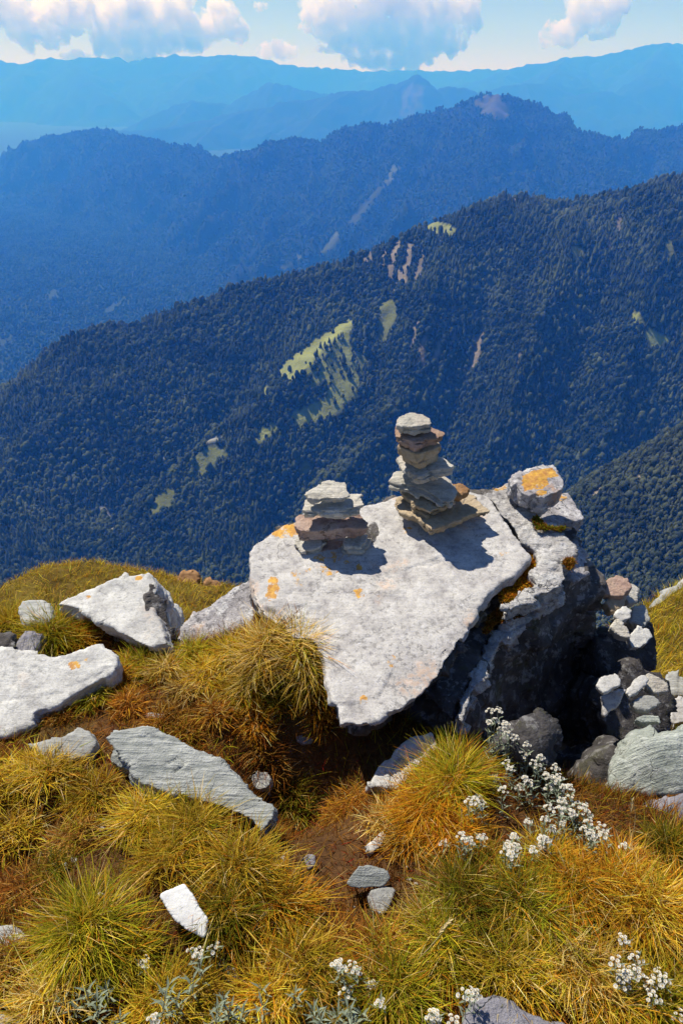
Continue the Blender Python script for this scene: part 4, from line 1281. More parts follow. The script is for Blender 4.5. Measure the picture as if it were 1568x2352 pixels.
cairn_stone(za([(195, 725), (250, 665), (600, 690), (800, 735), (925, 820), (880, 850), (640, 885), (520, 960), (400, 930), (290, 860)]), YT, (-0.10, -0.22, 1), 0.042, M_CAIRN, 'grey diamond-shaped stone in the middle of the tall cairn', G1, (0.011, 0.010), 0.84)
cairn_stone(za([(232, 560), (340, 470), (700, 470), (755, 560), (640, 620), (490, 660), (330, 610)]), YT, (0.0, -0.05, 1), 0.062, M_CAIRN_TAN, 'yellowish squared block in the upper tall cairn', G1, (0.024, 0.005), 0.84, 0.0, big=0.004)
cairn_stone(za([(160, 450), (190, 370), (230, 300), (500, 290), (640, 330), (835, 400), (800, 450), (600, 480), (430, 510), (270, 470)]), YT, (0.0, -0.16, 1), 0.036, M_CAIRN_PINK, 'pinkish slab with white top, second from the top of the tall cairn', G1, (0.012, 0.008), 0.82)
cairn_stone(za([(205, 290), (240, 215), (310, 160), (430, 135), (540, 165), (625, 220), (645, 280), (560, 310), (420, 325), (260, 320)]), YT, (0.02, -0.18, 1), 0.030, M_CAIRN, 'rounded white capstone on the tall cairn', G1, (0.010, 0.010), 0.9, 0.012)
YL = 2.115
cairn_stone(zb([(135, 980), (200, 900), (360, 870), (620, 900), (900, 890), (980, 960), (640, 1030), (380, 1045), (190, 1020)]), YL - 0.01, (0.02, -0.2, 1), 0.020, M_CAIRN_PINK, 'thin plate lying flat under the low cairn', G2, (0.008, 0.005), 0.95, 0.0)
cairn_stone(zb([(300, 890), (370, 820), (560, 830), (740, 860), (620, 960), (500, 1010), (400, 1020), (350, 950)]), YL - 0.02, (-0.05, -0.22, 1), 0.030, M_CAIRN, 'grey-white foot stone at the left of the low cairn', G2, (0.010, 0.008), 0.8)
cairn_stone(zb([(935, 860), (1050, 800), (1240, 810), (1220, 910), (1140, 970), (970, 960)]), YL - 0.015, (0.1, -0.2, 1), 0.042, M_CAIRN, 'blocky foot stone at the right of the low cairn', G2, (0.012, 0.007), 0.85)
cairn_stone(zb([(1170, 830), (1250, 700), (1330, 640), (1400, 780), (1445, 860), (1360, 910), (1210, 910)]), YL + 0.05, (0.35, -0.25, 1), 0.035, M_DARK, 'dark ragged stone leaning at the right of the low cairn', G2, (0.009, 0.012), 0.95)
cairn_stone(zb([(315, 735), (365, 560), (620, 540), (1160, 550), (1190, 600), (1250, 665), (1190, 710), (910, 730), (560, 750), (380, 765)]), YL, (0.03, -0.14, 1), 0.046, M_CAIRN_PINK, 'reddish brown plank-like stone bridging the low cairn\'s feet', G2, (0.012, 0.010), 0.95, 0.0)
cairn_stone(zb([(405, 500), (440, 370), (520, 330), (1000, 300), (1130, 318), (1215, 435), (1090, 460), (950, 490), (700, 500), (440, 510)]), YL, (0.0, -0.15, 1), 0.034, M_CAIRN, 'finely layered grey slab second from the top of the low cairn', G2, (0.006, 0.013), 0.92, 0.0)
cairn_stone(zb([(455, 300), (520, 220), (650, 165), (810, 130), (940, 155), (1000, 250), (1020, 305), (930, 350), (740, 350), (640, 360), (500, 330)]), YL, (0.0, -0.22, 1), 0.028, M_CAIRN, 'smooth pale top stone of the low cairn', G2, (0.010, 0.008), 0.84, 0.006)

# ------------------------------------------------------------------ rocks lying in the grass
def ground_rock(pts, pivot, lift, n, thick, mat, label, name='rock', **kw):
    p0 = ground_hit(*pivot) + np.array([0, 0, lift])
    return rock(name, face_poly(pts, p0, n), n, thick, mat, label, 'rock', kw.pop('group', 'rocks half sunk in the grass'), **kw)
ground_rock([(-120, 1520), (-40, 1495), (0, 1490), (60, 1497), (120, 1512), (170, 1497), (222, 1482), (258, 1490), (270, 1510), (262, 1545), (205, 1580), (165, 1600), (112, 1626), (78, 1636), (82, 1652), (40, 1676), (0, 1692), (-120, 1730)], (60, 1690), 0.03, (0.02, -0.34, 1), 0.2, M_WHITE, 'large smooth white slab at the left edge of the picture', voxel=0.0065, big=0.012, layer=(0.03, 0.015), lichens=[(ell(170, 1528, 14, 10), 0.95), (ell(200, 1515, 6, 5), 0.6)],
            cracks=[([(40, 1500), (35, 1560), (25, 1610)], 3, 0.004), ([(0, 1610), (70, 1605), (150, 1590)], 3, 0.003)])
ground_rock([(126, 1388), (150, 1372), (200, 1352), (250, 1332), (305, 1320), (338, 1317), (352, 1345), (345, 1385), (368, 1432), (385, 1480), (330, 1484), (290, 1462), (240, 1430), (185, 1400)], (330, 1490), 0.10, (-0.10, -0.30, 1), 0.24, M_WHITE, 'bright white pointed slab before the grassy knoll', voxel=0.0065, big=0.014, layer=(0.03, 0.02), bottom=1.0, shift=(0.05, 0.02, 0), lichens=[(ell(318, 1327, 9, 6), 0.9), (ell(205, 1370, 7, 5), 0.7)])
ground_rock([(340, 1335), (356, 1340), (392, 1440), (394, 1470), (372, 1490), (352, 1420)], (380, 1492), 0.05, (0.55, -0.4, 1), 0.2, M_DARK, 'dark narrow flank stone right of the pointed white slab', voxel=0.006, big=0.012)
ground_rock([(44, 1402), (52, 1378), (95, 1378), (118, 1396), (112, 1425), (60, 1430)], (80, 1432), 0.10, (0, -0.3, 1), 0.1, M_GREY, 'small grey block behind the grass at upper left', voxel=0.006)
ground_rock([(-20, 1500), (-10, 1462), (20, 1458), (42, 1475), (35, 1502)], (10, 1520), 0.10, (0.1, -0.4, 1), 0.14, M_DARK, 'small dark rock at the left edge above the white slab', voxel=0.006, big=0.014)
ground_rock([(38, 1480), (60, 1452), (98, 1455), (92, 1480), (72, 1502), (45, 1506)], (70, 1516), 0.09, (0.15, -0.4, 1), 0.14, M_PURPLE, 'dark grey angular rock beside the small dark rock', voxel=0.006, big=0.016)
ground_rock([(58, 1706), (110, 1702), (150, 1690), (184, 1671), (208, 1678), (216, 1706), (198, 1732), (160, 1745), (112, 1745), (90, 1728)], (130, 1752), 0.045, (0.05, -0.35, 1), 0.12, M_GREY, 'small pointed grey rock left of the long tilted slab', voxel=0.005, big=0.012, layer=(0.02, 0.01))
ground_rock([(238, 1695), (280, 1676), (322, 1664), (352, 1670), (395, 1692), (470, 1730), (520, 1768), (565, 1802), (634, 1850), (626, 1880), (602, 1912), (575, 1882), (500, 1852), (430, 1826), (380, 1815), (328, 1800), (304, 1772), (314, 1752), (262, 1722)], (480, 1860), 0.055, (0.02, -0.30, 1), 0.16, M_STRIPE, 'long tilted grey slab tapering to the right amid the grass', voxel=0.005, big=0.012, layer=(0.018, 0.012), cracks=[([(385, 1755), (410, 1740), (428, 1755), (400, 1775)], 4, 0.008), ([(300, 1700), (340, 1690), (380, 1700)], 3, 0.004), ([(560, 1835), (600, 1840)], 3, 0.004)])
ground_rock([(572, 1785), (590, 1764), (618, 1772), (626, 1792), (612, 1812), (585, 1812)], (598, 1818), 0.03, (0.1, -0.5, 1), 0.07, M_GREY, 'small grey cube of rock beside the long tilted slab\'s upper side', voxel=0.004, big=0.008)
ground_rock([(368, 2056), (395, 2042), (422, 2033), (440, 2052), (456, 2082), (476, 2112), (470, 2152), (430, 2132), (402, 2112), (385, 2085)], (425, 2150), 0.065, (0.05, -0.45, 1), 0.022, M_CHIP, 'bright white flat stone chip lying in the lower left grass', voxel=0.003, big=0.0012, fine=0.0006, layer=(0.006, 0.004), jitter=0.004)
ground_rock([(794, 2030), (806, 2005), (824, 1986), (862, 1990), (892, 1998), (897, 2018), (880, 2036), (840, 2042), (806, 2038)], (845, 2075), 0.045, (0.05, -0.75, 1), 0.05, M_STRIPE, 'striped grey stone standing on the bare path', voxel=0.003, big=0.004, fine=0.0015, layer=(0.008, 0.003), jitter=0.004)
ground_rock([(842, 2052), (880, 2036), (905, 2044), (900, 2070), (880, 2102), (862, 2088)], (872, 2100), 0.015, (0.1, -0.4, 1), 0.03, M_GREY, 'small broken stone just below the striped stone', voxel=0.003, big=0.006, fine=0.002, layer=(0.006, 0.005))
ground_rock([(1050, 2400), (1062, 2345), (1078, 2306), (1092, 2292), (1130, 2290), (1180, 2304), (1230, 2328), (1290, 2362), (1330, 2420), (1180, 2460)], (1150, 2400), 0.055, (0.0, -0.25, 1), 0.12, M_PURPLE, 'blue-grey spotted rock cut by the bottom edge', voxel=0.0045, big=0.010)
ground_rock([(846, 1800), (862, 1768), (905, 1722), (950, 1694), (990, 1680), (1010, 1720), (985, 1770), (910, 1812)], (900, 1815), 0.02, (0.05, -0.35, 1), 0.1, M_WHITE, 'pinkish white rock in the hollow beneath the boulder', voxel=0.005, big=0.012)
ground_rock([(840, 1945), (858, 1925), (880, 1905), (890, 1920), (870, 1950), (850, 1962)], (865, 1962), 0.012, (0.1, -0.4, 1), 0.04, M_WHITE, 'small white stone half buried above the striped stone', voxel=0.0035, big=0.006)
ground_rock([(478, 2210), (510, 2205), (545, 2225), (548, 2250), (515, 2270), (488, 2248)], (515, 2275), 0.01, (0.0, -0.3, 1), 0.05, M_GREEN, 'small greenish grey stone among the flowers at bottom left', voxel=0.0035, big=0.006)
ground_rock([(-40, 2130), (0, 2128), (40, 2140), (64, 2158), (30, 2175), (-40, 2168)], (10, 2180), 0.015, (0.0, -0.3, 1), 0.05, M_GREY, 'flat pale stone at the left edge low in the picture', voxel=0.004, big=0.006)
ground_rock([(-40, 2345), (10, 2336), (60, 2340), (70, 2360), (0, 2385), (-40, 2380)], (10, 2390), 0.015, (0.0, -0.3, 1), 0.05, M_GREY, 'pale stone at the bottom left corner', voxel=0.004, big=0.006)
ground_rock([(330, 1640), (352, 1634), (385, 1638), (372, 1650), (342, 1652)], (356, 1655), 0.02, (0.05, -0.3, 1), 0.02, M_GREY, 'thin flat stone chip in the grass above the long slab', voxel=0.0035, big=0.004)
ground_rock([(678, 1690), (700, 1680), (722, 1688), (718, 1706), (690, 1710)], (700, 1714), 0.015, (0.05, -0.4, 1), 0.05, M_PURPLE, 'dull stone in the shaded hollow left of the boulder\'s tip', voxel=0.004, big=0.006)
ground_rock([(690, 1972), (706, 1960), (722, 1966), (728, 1990), (708, 2002)], (708, 2005), 0.012, (0.2, -0.5, 1), 0.05, M_PURPLE, 'small dusky stone in the dark rut below the long slab', voxel=0.004, big=0.006)

# pebbles by the path
for i, (px_, py_, s_) in enumerate([(236, 1902, 10), (262, 1890, 7), (272, 1912, 8), (258, 1920, 6), (285, 1880, 6), (150, 1988, 12), (170, 1975, 9), (125, 2018, 11), (118, 2035, 8), (230, 2055, 8), (8, 2195, 12), (480, 1980, 6), (940, 2020, 6), (955, 2030, 5), (815, 2082, 5), (530, 2190, 8), (240, 1880, 5), (650, 1970, 7), (935, 1990, 5)]):
    pts = [(px_ + s_ * math.cos(a + i) * rng.uniform(0.7, 1.2), py_ + 0.7 * s_ * math.sin(a + i) * rng.uniform(0.7, 1.2)) for a in np.linspace(0, 5.4, 6)]
    p0 = ground_hit(px_, py_) + np.array([0, 0, 0.012])
    rock('pebble', face_poly(pts, p0, (0, -0.25, 1)), (0, -0.25, 1), 0.018, M_WHITE if i % 2 else M_GREY, 'tiny pale pebble lying on the worn ground', 'pebble', 'pebbles on the worn ground', voxel=0.0028, big=0.002, fine=0.001, jitter=0.002)

# ---- rocks on the right, beyond and beside the boulder
def free_rock(pts, Y, n, thick, mat, label, **kw):
    c = np.mean(np.array(pts), 0)
    return rock(kw.pop('name', 'rock'), face_poly(pts, at_y(c[0], c[1], Y), n), n, thick, mat, label, 'rock', kw.pop('group', 'rocks tumbled right of the boulder'), **kw)
free_rock([(1418, 1800), (1428, 1752), (1450, 1718), (1490, 1694), (1545, 1676), (1620, 1668), (1640, 1760), (1600, 1800), (1540, 1830), (1480, 1832)], 1.42, (-0.15, -0.75, 1), 0.3, M_GREEN, 'rounded pale green boulder at the right edge', voxel=0.006, dome=0.05, big=0.02, layer=(0.03, 0.012))
free_rock([(1462, 1905), (1480, 1862), (1530, 1838), (1600, 1815), (1640, 1850), (1600, 1900), (1520, 1925)], 1.22, (-0.05, -0.45, 1), 0.2, M_PURPLE, 'violet-grey rock below the pale green boulder', voxel=0.006, big=0.015)
free_rock([(1385, 1470), (1400, 1440), (1450, 1415), (1495, 1430), (1506, 1470), (1500, 1530), (1440, 1560), (1390, 1550)], 2.15, (0.35, -0.8, 1), 0.3, M_BLACK, 'dark brown blocky rock behind the boulder at the right', voxel=0.008, big=0.025)
free_rock([(1380, 1640), (1400, 1580), (1450, 1545), (1520, 1540), (1532, 1600), (1528, 1670), (1470, 1700), (1400, 1700)], 1.85, (0.25, -0.8, 1), 0.7, M_BLACK, 'dark streaked rock under the pale chips at the right', voxel=0.008, big=0.03, layer=(0.05, 0.025))
free_rock([(1360, 1800), (1392, 1742), (1440, 1722), (1478, 1760), (1470, 1830), (1430, 1880), (1385, 1872)], 1.52, (0.15, -0.9, 1), 0.5, M_BLACK, 'added dark rock standing in for the black shaded gap beside the pale green boulder', voxel=0.008, big=0.025, big_s=0.2)  # added rock; its black colour stands for the shade of the open gap
G3 = 'pale broken stones piled behind the boulder'
free_rock([(1380, 1360), (1390, 1335), (1412, 1318), (1440, 1328), (1446, 1345), (1430, 1368), (1400, 1368)], 2.22, (-0.1, -0.35, 1), 0.04, M_CAIRN_PINK, 'cream rounded stone topping the pile behind the boulder', group=G3, voxel=0.004, big=0.006)
free_rock([(1392, 1384), (1408, 1366), (1436, 1370), (1428, 1396), (1405, 1404)], 2.18, (0.1, -0.5, 1), 0.05, M_CAIRN_TAN, 'brownish stone below the cream topping stone', group=G3, voxel=0.004, big=0.006)
free_rock([(1432, 1372), (1448, 1340), (1466, 1352), (1462, 1378), (1444, 1388)], 2.25, (0.3, -0.3, 1), 0.04, M_CAIRN, 'grey stone right of the cream topping stone', group=G3, voxel=0.004, big=0.006)
free_rock([(1408, 1412), (1430, 1394), (1452, 1402), (1450, 1418), (1425, 1428)], 2.12, (0.0, -0.4, 1), 0.04, M_WHITE, 'white wedge stone in the middle of the pile behind the boulder', group=G3, voxel=0.004, big=0.006)
free_rock([(1450, 1395), (1478, 1390), (1492, 1420), (1475, 1440), (1452, 1425)], 2.22, (0.2, -0.4, 1), 0.05, M_GREY, 'mottled grey stone at the right of the pile', group=G3, voxel=0.004, big=0.01)
free_rock([(1402, 1440), (1420, 1425), (1440, 1440), (1450, 1465), (1425, 1462)], 2.05, (0.0, -0.45, 1), 0.04, M_CAIRN, 'bluish white chip low in the pile behind the boulder', group=G3, voxel=0.004, big=0.006)
free_rock([(1440, 1462), (1460, 1440), (1490, 1445), (1500, 1462), (1470, 1490), (1450, 1488)], 2.06, (0.1, -0.45, 1), 0.04, M_WHITE, 'bright white flat stone at the foot of the pile', group=G3, voxel=0.004, big=0.006)
G4 = 'pale chips lying on the dark rock'
free_rock([(1370, 1575), (1382, 1556), (1412, 1548), (1428, 1562), (1420, 1574), (1385, 1592)], 1.70, (0.0, -0.3, 1), 0.02, M_WHITE, 'pale flat chip nearest the boulder flank', group=G4, voxel=0.0035, big=0.004)
free_rock([(1380, 1600), (1420, 1582), (1436, 1585), (1412, 1625), (1388, 1640)], 1.68, (-0.1, -0.6, 1), 0.05, M_SLAB, 'speckled white stone under the nearest flat chip', group=G4, voxel=0.0035, big=0.006)
free_rock([(1438, 1590), (1458, 1560), (1480, 1550), (1488, 1560), (1468, 1582), (1446, 1600)], 1.72, (0.0, -0.35, 1), 0.02, M_WHITE, 'narrow white chip on the dark streaked rock', group=G4, voxel=0.0035, big=0.004)
free_rock([(1485, 1575), (1490, 1550), (1512, 1556), (1530, 1572), (1532, 1585), (1505, 1592)], 1.75, (0.1, -0.4, 1), 0.03, M_CAIRN, 'broad white chip at the right end of the dark rock', group=G4, voxel=0.0035, big=0.006)
free_rock([(1450, 1612), (1468, 1595), (1500, 1598), (1520, 1615), (1490, 1632), (1462, 1628)], 1.68, (0.0, -0.5, 1), 0.05, M_GREY, 'streaked grey stone below the white chips', group=G4, voxel=0.004, big=0.012)
free_rock([(1458, 1650), (1480, 1640), (1512, 1646), (1515, 1658), (1475, 1664)], 1.62, (0.0, -0.4, 1), 0.04, M_GREEN, 'pale greenish stone low on the dark rock', group=G4, voxel=0.004, big=0.008)

# ------------------------------------------------------------------ the grassy knoll and the right-hand slope
def mat_turf_far(name, a, b, c):
    t = NT(name)
    p = t.pos()
    n = t.noise(t.mapping(p, (1, 1, 0.4)), 1.1, 6, 0.6)
    n2 = t.noise(p, 14, 5, 0.7)
    col = t.ramp(n, [(0.35, a), (0.5, b), (0.65, c)])
    col = t.mix(t.ramp(n2, [(0.35, 0.6), (0.6, 0.0)]), col, a)
    return t.surface(t.principled(col, 0.95, t.bump(n2, 1.0, 0.08), 0.05))
M_KNOLL = mat_turf_far('knoll_turf', (0.075, 0.050, 0.014), (0.15, 0.10, 0.022), (0.20, 0.15, 0.03))
def far_patch(name, pts, behind, xr, yr, step, scale, mat, rough):
    P = [at_y(*q) for q in pts]
    P += [(p[0], p[1] + behind[0], p[2] - behind[1]) for p in P[:behind[2]]]
    f = tps(P, 2e-3, scale)
    xs = np.arange(*xr, step)
    ys = np.arange(*yr, step)
    X, Y = np.meshgrid(xs, ys)
    Z = f(X, Y) + rough * fbm2(X / (8 * step), Y / (8 * step), 4, 7.0).reshape(X.shape)
    o = mesh_obj(name, np.stack([X, Y, Z], -1).reshape(-1, 3), grid_faces(len(xs), len(ys)), mat)
    tag(o, kind='structure')
    return lambda x, y: sample_grid(Z, xs, ys, x, y)
zk = far_patch('grassy_knoll', [(-250, 1440, 14), (-120, 1400, 15), (0, 1366, 16), (40, 1336, 16.5), (120, 1312, 17), (200, 1299, 17.2), (290, 1303, 17), (360, 1319, 16.6), (440, 1338, 16), (540, 1350, 15.5), (640, 1400, 15),
     (-200, 1560, 11), (0, 1470, 12.5), (150, 1420, 13.5), (300, 1420, 13.5), (450, 1440, 12.5), (600, 1500, 11.5), (0, 1600, 9.5), (250, 1560, 10), (500, 1580, 9.5), (200, 1700, 7.8), (500, 1720, 7.5)],
     (5, 6.5, 11), (-13, 1), (6, 23), 0.16, 10.0, M_KNOLL, 0.16)
turf('knoll_grass', 'golden brown grass covering the rounded knoll behind', 60000, (-12, 0.8), (7, 20), ['gold', 'thatch', 'orange', 'thatch', 'rust', 'green'], 0.10, 0.24, 51.0,
     lambda x, y: (lambda q: (q[0] > -120) & (q[0] < 640) & (q[1] < 1520))(project(np.stack([x, y, zk(x, y)], 1))), zk, 0.014, 0.55)
KN = unit((0, -0.5, 1))
free_rock([(414, 1332), (418, 1316), (440, 1312), (452, 1322), (450, 1345), (425, 1350)], 15.6, (0, -0.9, 1), 0.5, M_CAIRN_RUST, 'brown rock outcrop standing on the knoll\'s rim', group='outcrops on the knoll', voxel=0.03, big=0.08, big_s=0.5, fine=0.02, fine_s=0.12, jitter=0.05)
free_rock([(470, 1348), (478, 1334), (498, 1330), (512, 1340), (505, 1358), (482, 1362)], 15.3, (0, -0.9, 1), 0.4, M_CAIRN_RUST, 'lower brown outcrop right of the rim rock on the knoll', group='outcrops on the knoll', voxel=0.03, big=0.08, big_s=0.5, fine=0.02, fine_s=0.12, jitter=0.05)
zr = far_patch('grassy_slope', [(1700, 1290, 6.6), (1640, 1312, 6.6), (1568, 1345, 6.5), (1530, 1372, 6.3), (1490, 1412, 6.0), (1455, 1450, 5.7), (1400, 1500, 5.4),
     (1700, 1450, 5.2), (1568, 1480, 5.2), (1500, 1520, 5.0), (1440, 1580, 4.6), (1700, 1600, 4.0), (1568, 1640, 4.0), (1480, 1680, 3.8), (1700, 1750, 3.2), (1568, 1800, 3.0), (1450, 1820, 2.9)],
     (2.5, 3.5, 7), (0.8, 6.5), (2.4, 9.5), 0.07, 4.0, M_KNOLL, 0.06)
def right_mask(x, y):
    q = project(np.stack([x, y, zr(x, y)], 1))
    return (q[0] > 1400) & (q[0] < 1760) & (q[1] < 1760)
turf('slope_grass', 'sunlit golden grass on the slope at the right edge', 60000, (0.9, 5.5), (2.6, 8), ['gold', 'straw', 'gold', 'green', 'green', 'orange'], 0.06, 0.15, 61.0, right_mask, zr, 0.006, 0.4)
free_rock([(1500, 1392), (1512, 1368), (1545, 1345), (1590, 1330), (1600, 1360), (1560, 1378), (1525, 1390)], 6.3, (0, -0.5, 1), 0.3, M_GREY, 'pale rock on the skyline of the golden slope', group='rocks on the golden slope', voxel=0.018, big=0.04, big_s=0.3)
free_rock([(1535, 1405), (1548, 1395), (1565, 1398), (1560, 1412), (1542, 1414)], 5.9, (0, -0.5, 1), 0.15, M_WHITE, 'small white rock under the skyline rock on the slope', group='rocks on the golden slope', voxel=0.012, big=0.02)
free_rock([(1532, 1560), (1545, 1545), (1572, 1555), (1580, 1590), (1550, 1600), (1532, 1590)], 4.3, (0, -0.5, 1), 0.25, M_GREY, 'grey rock low on the golden slope at the right edge', group='rocks on the golden slope', voxel=0.012, big=0.03)
free_rock([(1532, 1620), (1550, 1600), (1585, 1620), (1590, 1660), (1545, 1665)], 3.8, (0, -0.5, 1), 0.25, M_SLAB, 'mottled pale rock at the lowest part of the golden slope', group='rocks on the golden slope', voxel=0.012, big=0.03)

# ------------------------------------------------------------------ grass tussocks, one by one
T = tussock
T(205, 2150, 0.12, 0.15, ['green', 'gold', 'gold'], 'big dome of yellow-green grass at lower left', 1500)
T(300, 2215, 0.09, 0.10, ['green', 'gold'], 'green-gold tuft just right of the big lower left dome', 700)
T(330, 1890, 0.12, 0.11, ['gold', 'green', 'straw'], 'golden tussock below the long tilted slab, left half', 1000)
T(450, 1905, 0.12, 0.12, ['gold', 'green'], 'golden tussock below the long tilted slab, right half', 1000)
T(400, 1985, 0.13, 0.10, ['gold', 'orange', 'rust'], 'brownish gold tussock above the white stone chip', 900)
T(560, 2010, 0.13, 0.13, ['gold', 'orange', 'green'], 'orange-gold tussock right of the white stone chip', 1200)
T(640, 2090, 0.12, 0.13, ['orange', 'deep', 'gold'], 'dark olive tussock at the rim of the rut', 1000)
T(530, 2120, 0.11, 0.12, ['deep', 'green', 'orange'], 'dark green tussock touching the white stone chip', 900)
T(110, 1800, 0.16, 0.10, ['gold', 'straw', 'thatch'], 'wide pale gold tussock under the small pointed rock', 1200)
T(-10, 1830, 0.14, 0.10, ['gold', 'green'], 'gold tussock cut by the left edge at mid height', 700)
T(220, 1830, 0.12, 0.09, ['gold', 'rust', 'orange'], 'rusty gold tussock between the pointed rock and the long slab', 800)
T(120, 1475, 0.13, 0.17, ['green', 'gold', 'deep'], 'tall yellow-green tussock above the left white slab', 1300)
T(20, 1440, 0.10, 0.14, ['gold', 'green'], 'tall gold tussock at the left edge near the knoll', 700)
T(185, 1470, 0.12, 0.10, ['orange', 'gold'], 'orange tussock at the foot of the pointed white slab', 900)
T(205, 1445, 0.05, 0.09, ['green'], 'tiny green tuft growing on the pointed white slab\'s edge', 260)
T(222, 1610, 0.075, 0.11, ['green', 'gold'], 'small bright tuft against the right end of the left white slab', 700)
T(325, 1535, 0.085, 0.11, ['green', 'deep', 'red'], 'dark green tuft with reddish tips between the slabs', 800)
T(440, 1510, 0.07, 0.09, ['green', 'gold'], 'green tuft before the split-off grey block', 600)
T(520, 1515, 0.08, 0.10, ['gold', 'green', 'straw'], 'gold tuft beside the split-off grey block', 700)
T(600, 1515, 0.10, 0.16, ['straw', 'gold', 'straw'], 'straw-yellow tussock against the boulder\'s left side', 1300)
T(690, 1530, 0.09, 0.18, ['straw', 'gold', 'green'], 'straw-yellow tussock touching the pale top slab', 1200)
T(540, 1600, 0.07, 0.09, ['gold', 'green'], 'yellow-green tuft on the bank above the hollow', 600)
T(640, 1610, 0.08, 0.09, ['green', 'gold', 'orange'], 'fresh green tuft at the brink of the hollow', 700)
T(430, 1590, 0.09, 0.08, ['straw', 'thatch'], 'matted straw tuft in the middle of the bank', 600)
T(720, 1610, 0.07, 0.10, ['orange', 'rust'], 'rusty tuft hanging beside the slab\'s lower edge', 600)
T(1045, 1800, 0.105, 0.15, ['green', 'orange', 'gold'], 'tall dome of green and orange grass before the dark flank', 1700, (0.0, -0.05))
T(985, 1860, 0.12, 0.13, ['orange', 'gold', 'orange'], 'orange tussock spilling left of the flowering bush', 1400)
T(1040, 1930, 0.10, 0.11, ['orange', 'rust'], 'orange tussock at the foot of the tall dome', 900)
T(930, 1935, 0.07, 0.11, ['orange', 'straw'], 'wispy orange tuft beside the small white stone', 500)
T(1060, 2080, 0.12, 0.13, ['deep', 'green', 'rust'], 'dark green tussock right of the striped stone', 1200)
T(1170, 2090, 0.13, 0.12, ['deep', 'green', 'orange'], 'dark green tussock in the middle of the lower right', 1100)
T(1010, 2200, 0.13, 0.10, ['green', 'gold', 'straw'], 'pale yellow-green tussock below the dark green ones', 1200)
T(900, 2290, 0.12, 0.12, ['green', 'deep', 'gold'], 'green tussock at the bottom centre', 1000)
T(1180, 2240, 0.14, 0.10, ['gold', 'green', 'straw'], 'gold tussock above the blue-grey spotted rock', 1100)
T(1330, 2240, 0.12, 0.13, ['straw', 'gold', 'orange'], 'straw gold tussock left of the lower right flowers', 1100)
T(1330, 2060, 0.13, 0.12, ['orange', 'gold', 'deep'], 'orange-gold tussock under the flowering bush', 1200)
T(1250, 1985, 0.11, 0.10, ['gold', 'deep', 'rust'], 'brown gold tussock below the bush\'s white heads', 900)
T(1470, 2110, 0.15, 0.13, ['gold', 'orange', 'straw'], 'broad gold tussock at the right, above the lower right flowers', 1500)
T(1560, 2130, 0.12, 0.13, ['orange', 'gold'], 'orange tussock cut by the right edge', 900)
T(1530, 1975, 0.10, 0.12, ['deep', 'green', 'orange'], 'green tussock with orange tips below the violet-grey rock', 1200)
T(1430, 1985, 0.09, 0.09, ['rust', 'orange'], 'rusty tuft left of the orange-tipped tussock', 600)
T(1500, 2330, 0.13, 0.13, ['green', 'gold'], 'yellow-green tussock at the bottom right corner', 1000)
T(1400, 2340, 0.11, 0.12, ['gold', 'green', 'orange'], 'gold-green tussock at the bottom edge left of the corner', 800)
T(700, 2230, 0.12, 0.11, ['gold', 'deep', 'rust'], 'olive tussock at the bottom left of centre', 900)
T(620, 2310, 0.10, 0.11, ['gold', 'orange'], 'gold tuft at the bottom edge, left of centre', 700)
T(780, 2170, 0.09, 0.08, ['rust', 'thatch'], 'brown matted tuft on the path side', 500)
T(120, 2330, 0.12, 0.11, ['straw', 'gold'], 'straw tussock at the bottom left', 800)
T(380, 2330, 0.11, 0.11, ['gold', 'green'], 'gold tussock at the bottom below the flower stems', 800)
T(620, 1760, 0.10, 0.08, ['rust', 'thatch'], 'brown tuft in the hollow left of the boulder tip', 600)
T(800, 1850, 0.12, 0.07, ['rust', 'orange'], 'rusty mat of grass on the path below the boulder', 800)
T(690, 1860, 0.10, 0.08, ['deep', 'rust'], 'dark olive tuft right of the long slab\'s end', 700)
T(50, 2060, 0.12, 0.06, ['rust', 'thatch'], 'low brown tuft on the worn ground at left', 500)
T(150, 1640, 0.10, 0.05, ['rust', 'orange'], 'low rusty tuft below the left white slab', 600)
T(380, 1660, 0.10, 0.06, ['rust', 'thatch', 'orange'], 'low brown tuft behind the long tilted slab', 700)

T(385, 1550, 0.09, 0.10, ['straw', 'gold', 'thatch'], 'straw tuft on the bank below the dark green tuft', 700)
T(470, 1565, 0.09, 0.10, ['gold', 'straw', 'orange'], 'gold tuft in the middle of the bank', 700)
T(575, 1575, 0.09, 0.11, ['straw', 'green', 'gold'], 'pale tuft on the bank under the straw-yellow tussock', 800)
T(490, 1640, 0.09, 0.08, ['rust', 'orange', 'straw'], 'rusty straw tuft at the lower rim of the bank', 700)
T(280, 1560, 0.08, 0.10, ['orange', 'gold', 'rust'], 'orange tuft right of the left white slab', 700)
T(300, 1630, 0.09, 0.07, ['rust', 'orange'], 'rusty low tuft above the long slab\'s left end', 700)
T(590, 1660, 0.08, 0.09, ['orange', 'rust', 'straw'], 'orange tuft drooping over the hollow', 700)
T(430, 1690, 0.08, 0.06, ['rust', 'thatch', 'gold'], 'low brown tuft along the long slab\'s upper edge', 600)
T(30, 1930, 0.12, 0.07, ['gold', 'thatch', 'rust'], 'low gold-brown tuft on the worn ground near the left edge', 800)
T(170, 1930, 0.11, 0.06, ['thatch', 'rust', 'green'], 'low mixed tuft in the middle of the worn ground', 700)
T(110, 2010, 0.09, 0.06, ['deep', 'rust'], 'low dark green tuft on the worn ground', 500)
T(965, 2125, 0.08, 0.08, ['straw', 'orange', 'green'], 'straw tuft right of the small broken stone', 600)
T(860, 2190, 0.10, 0.09, ['rust', 'gold', 'straw'], 'rusty gold tuft right of the path', 700)
T(1260, 2130, 0.11, 0.11, ['green', 'orange', 'deep'], 'green-orange tussock in the centre of the lower right', 900)
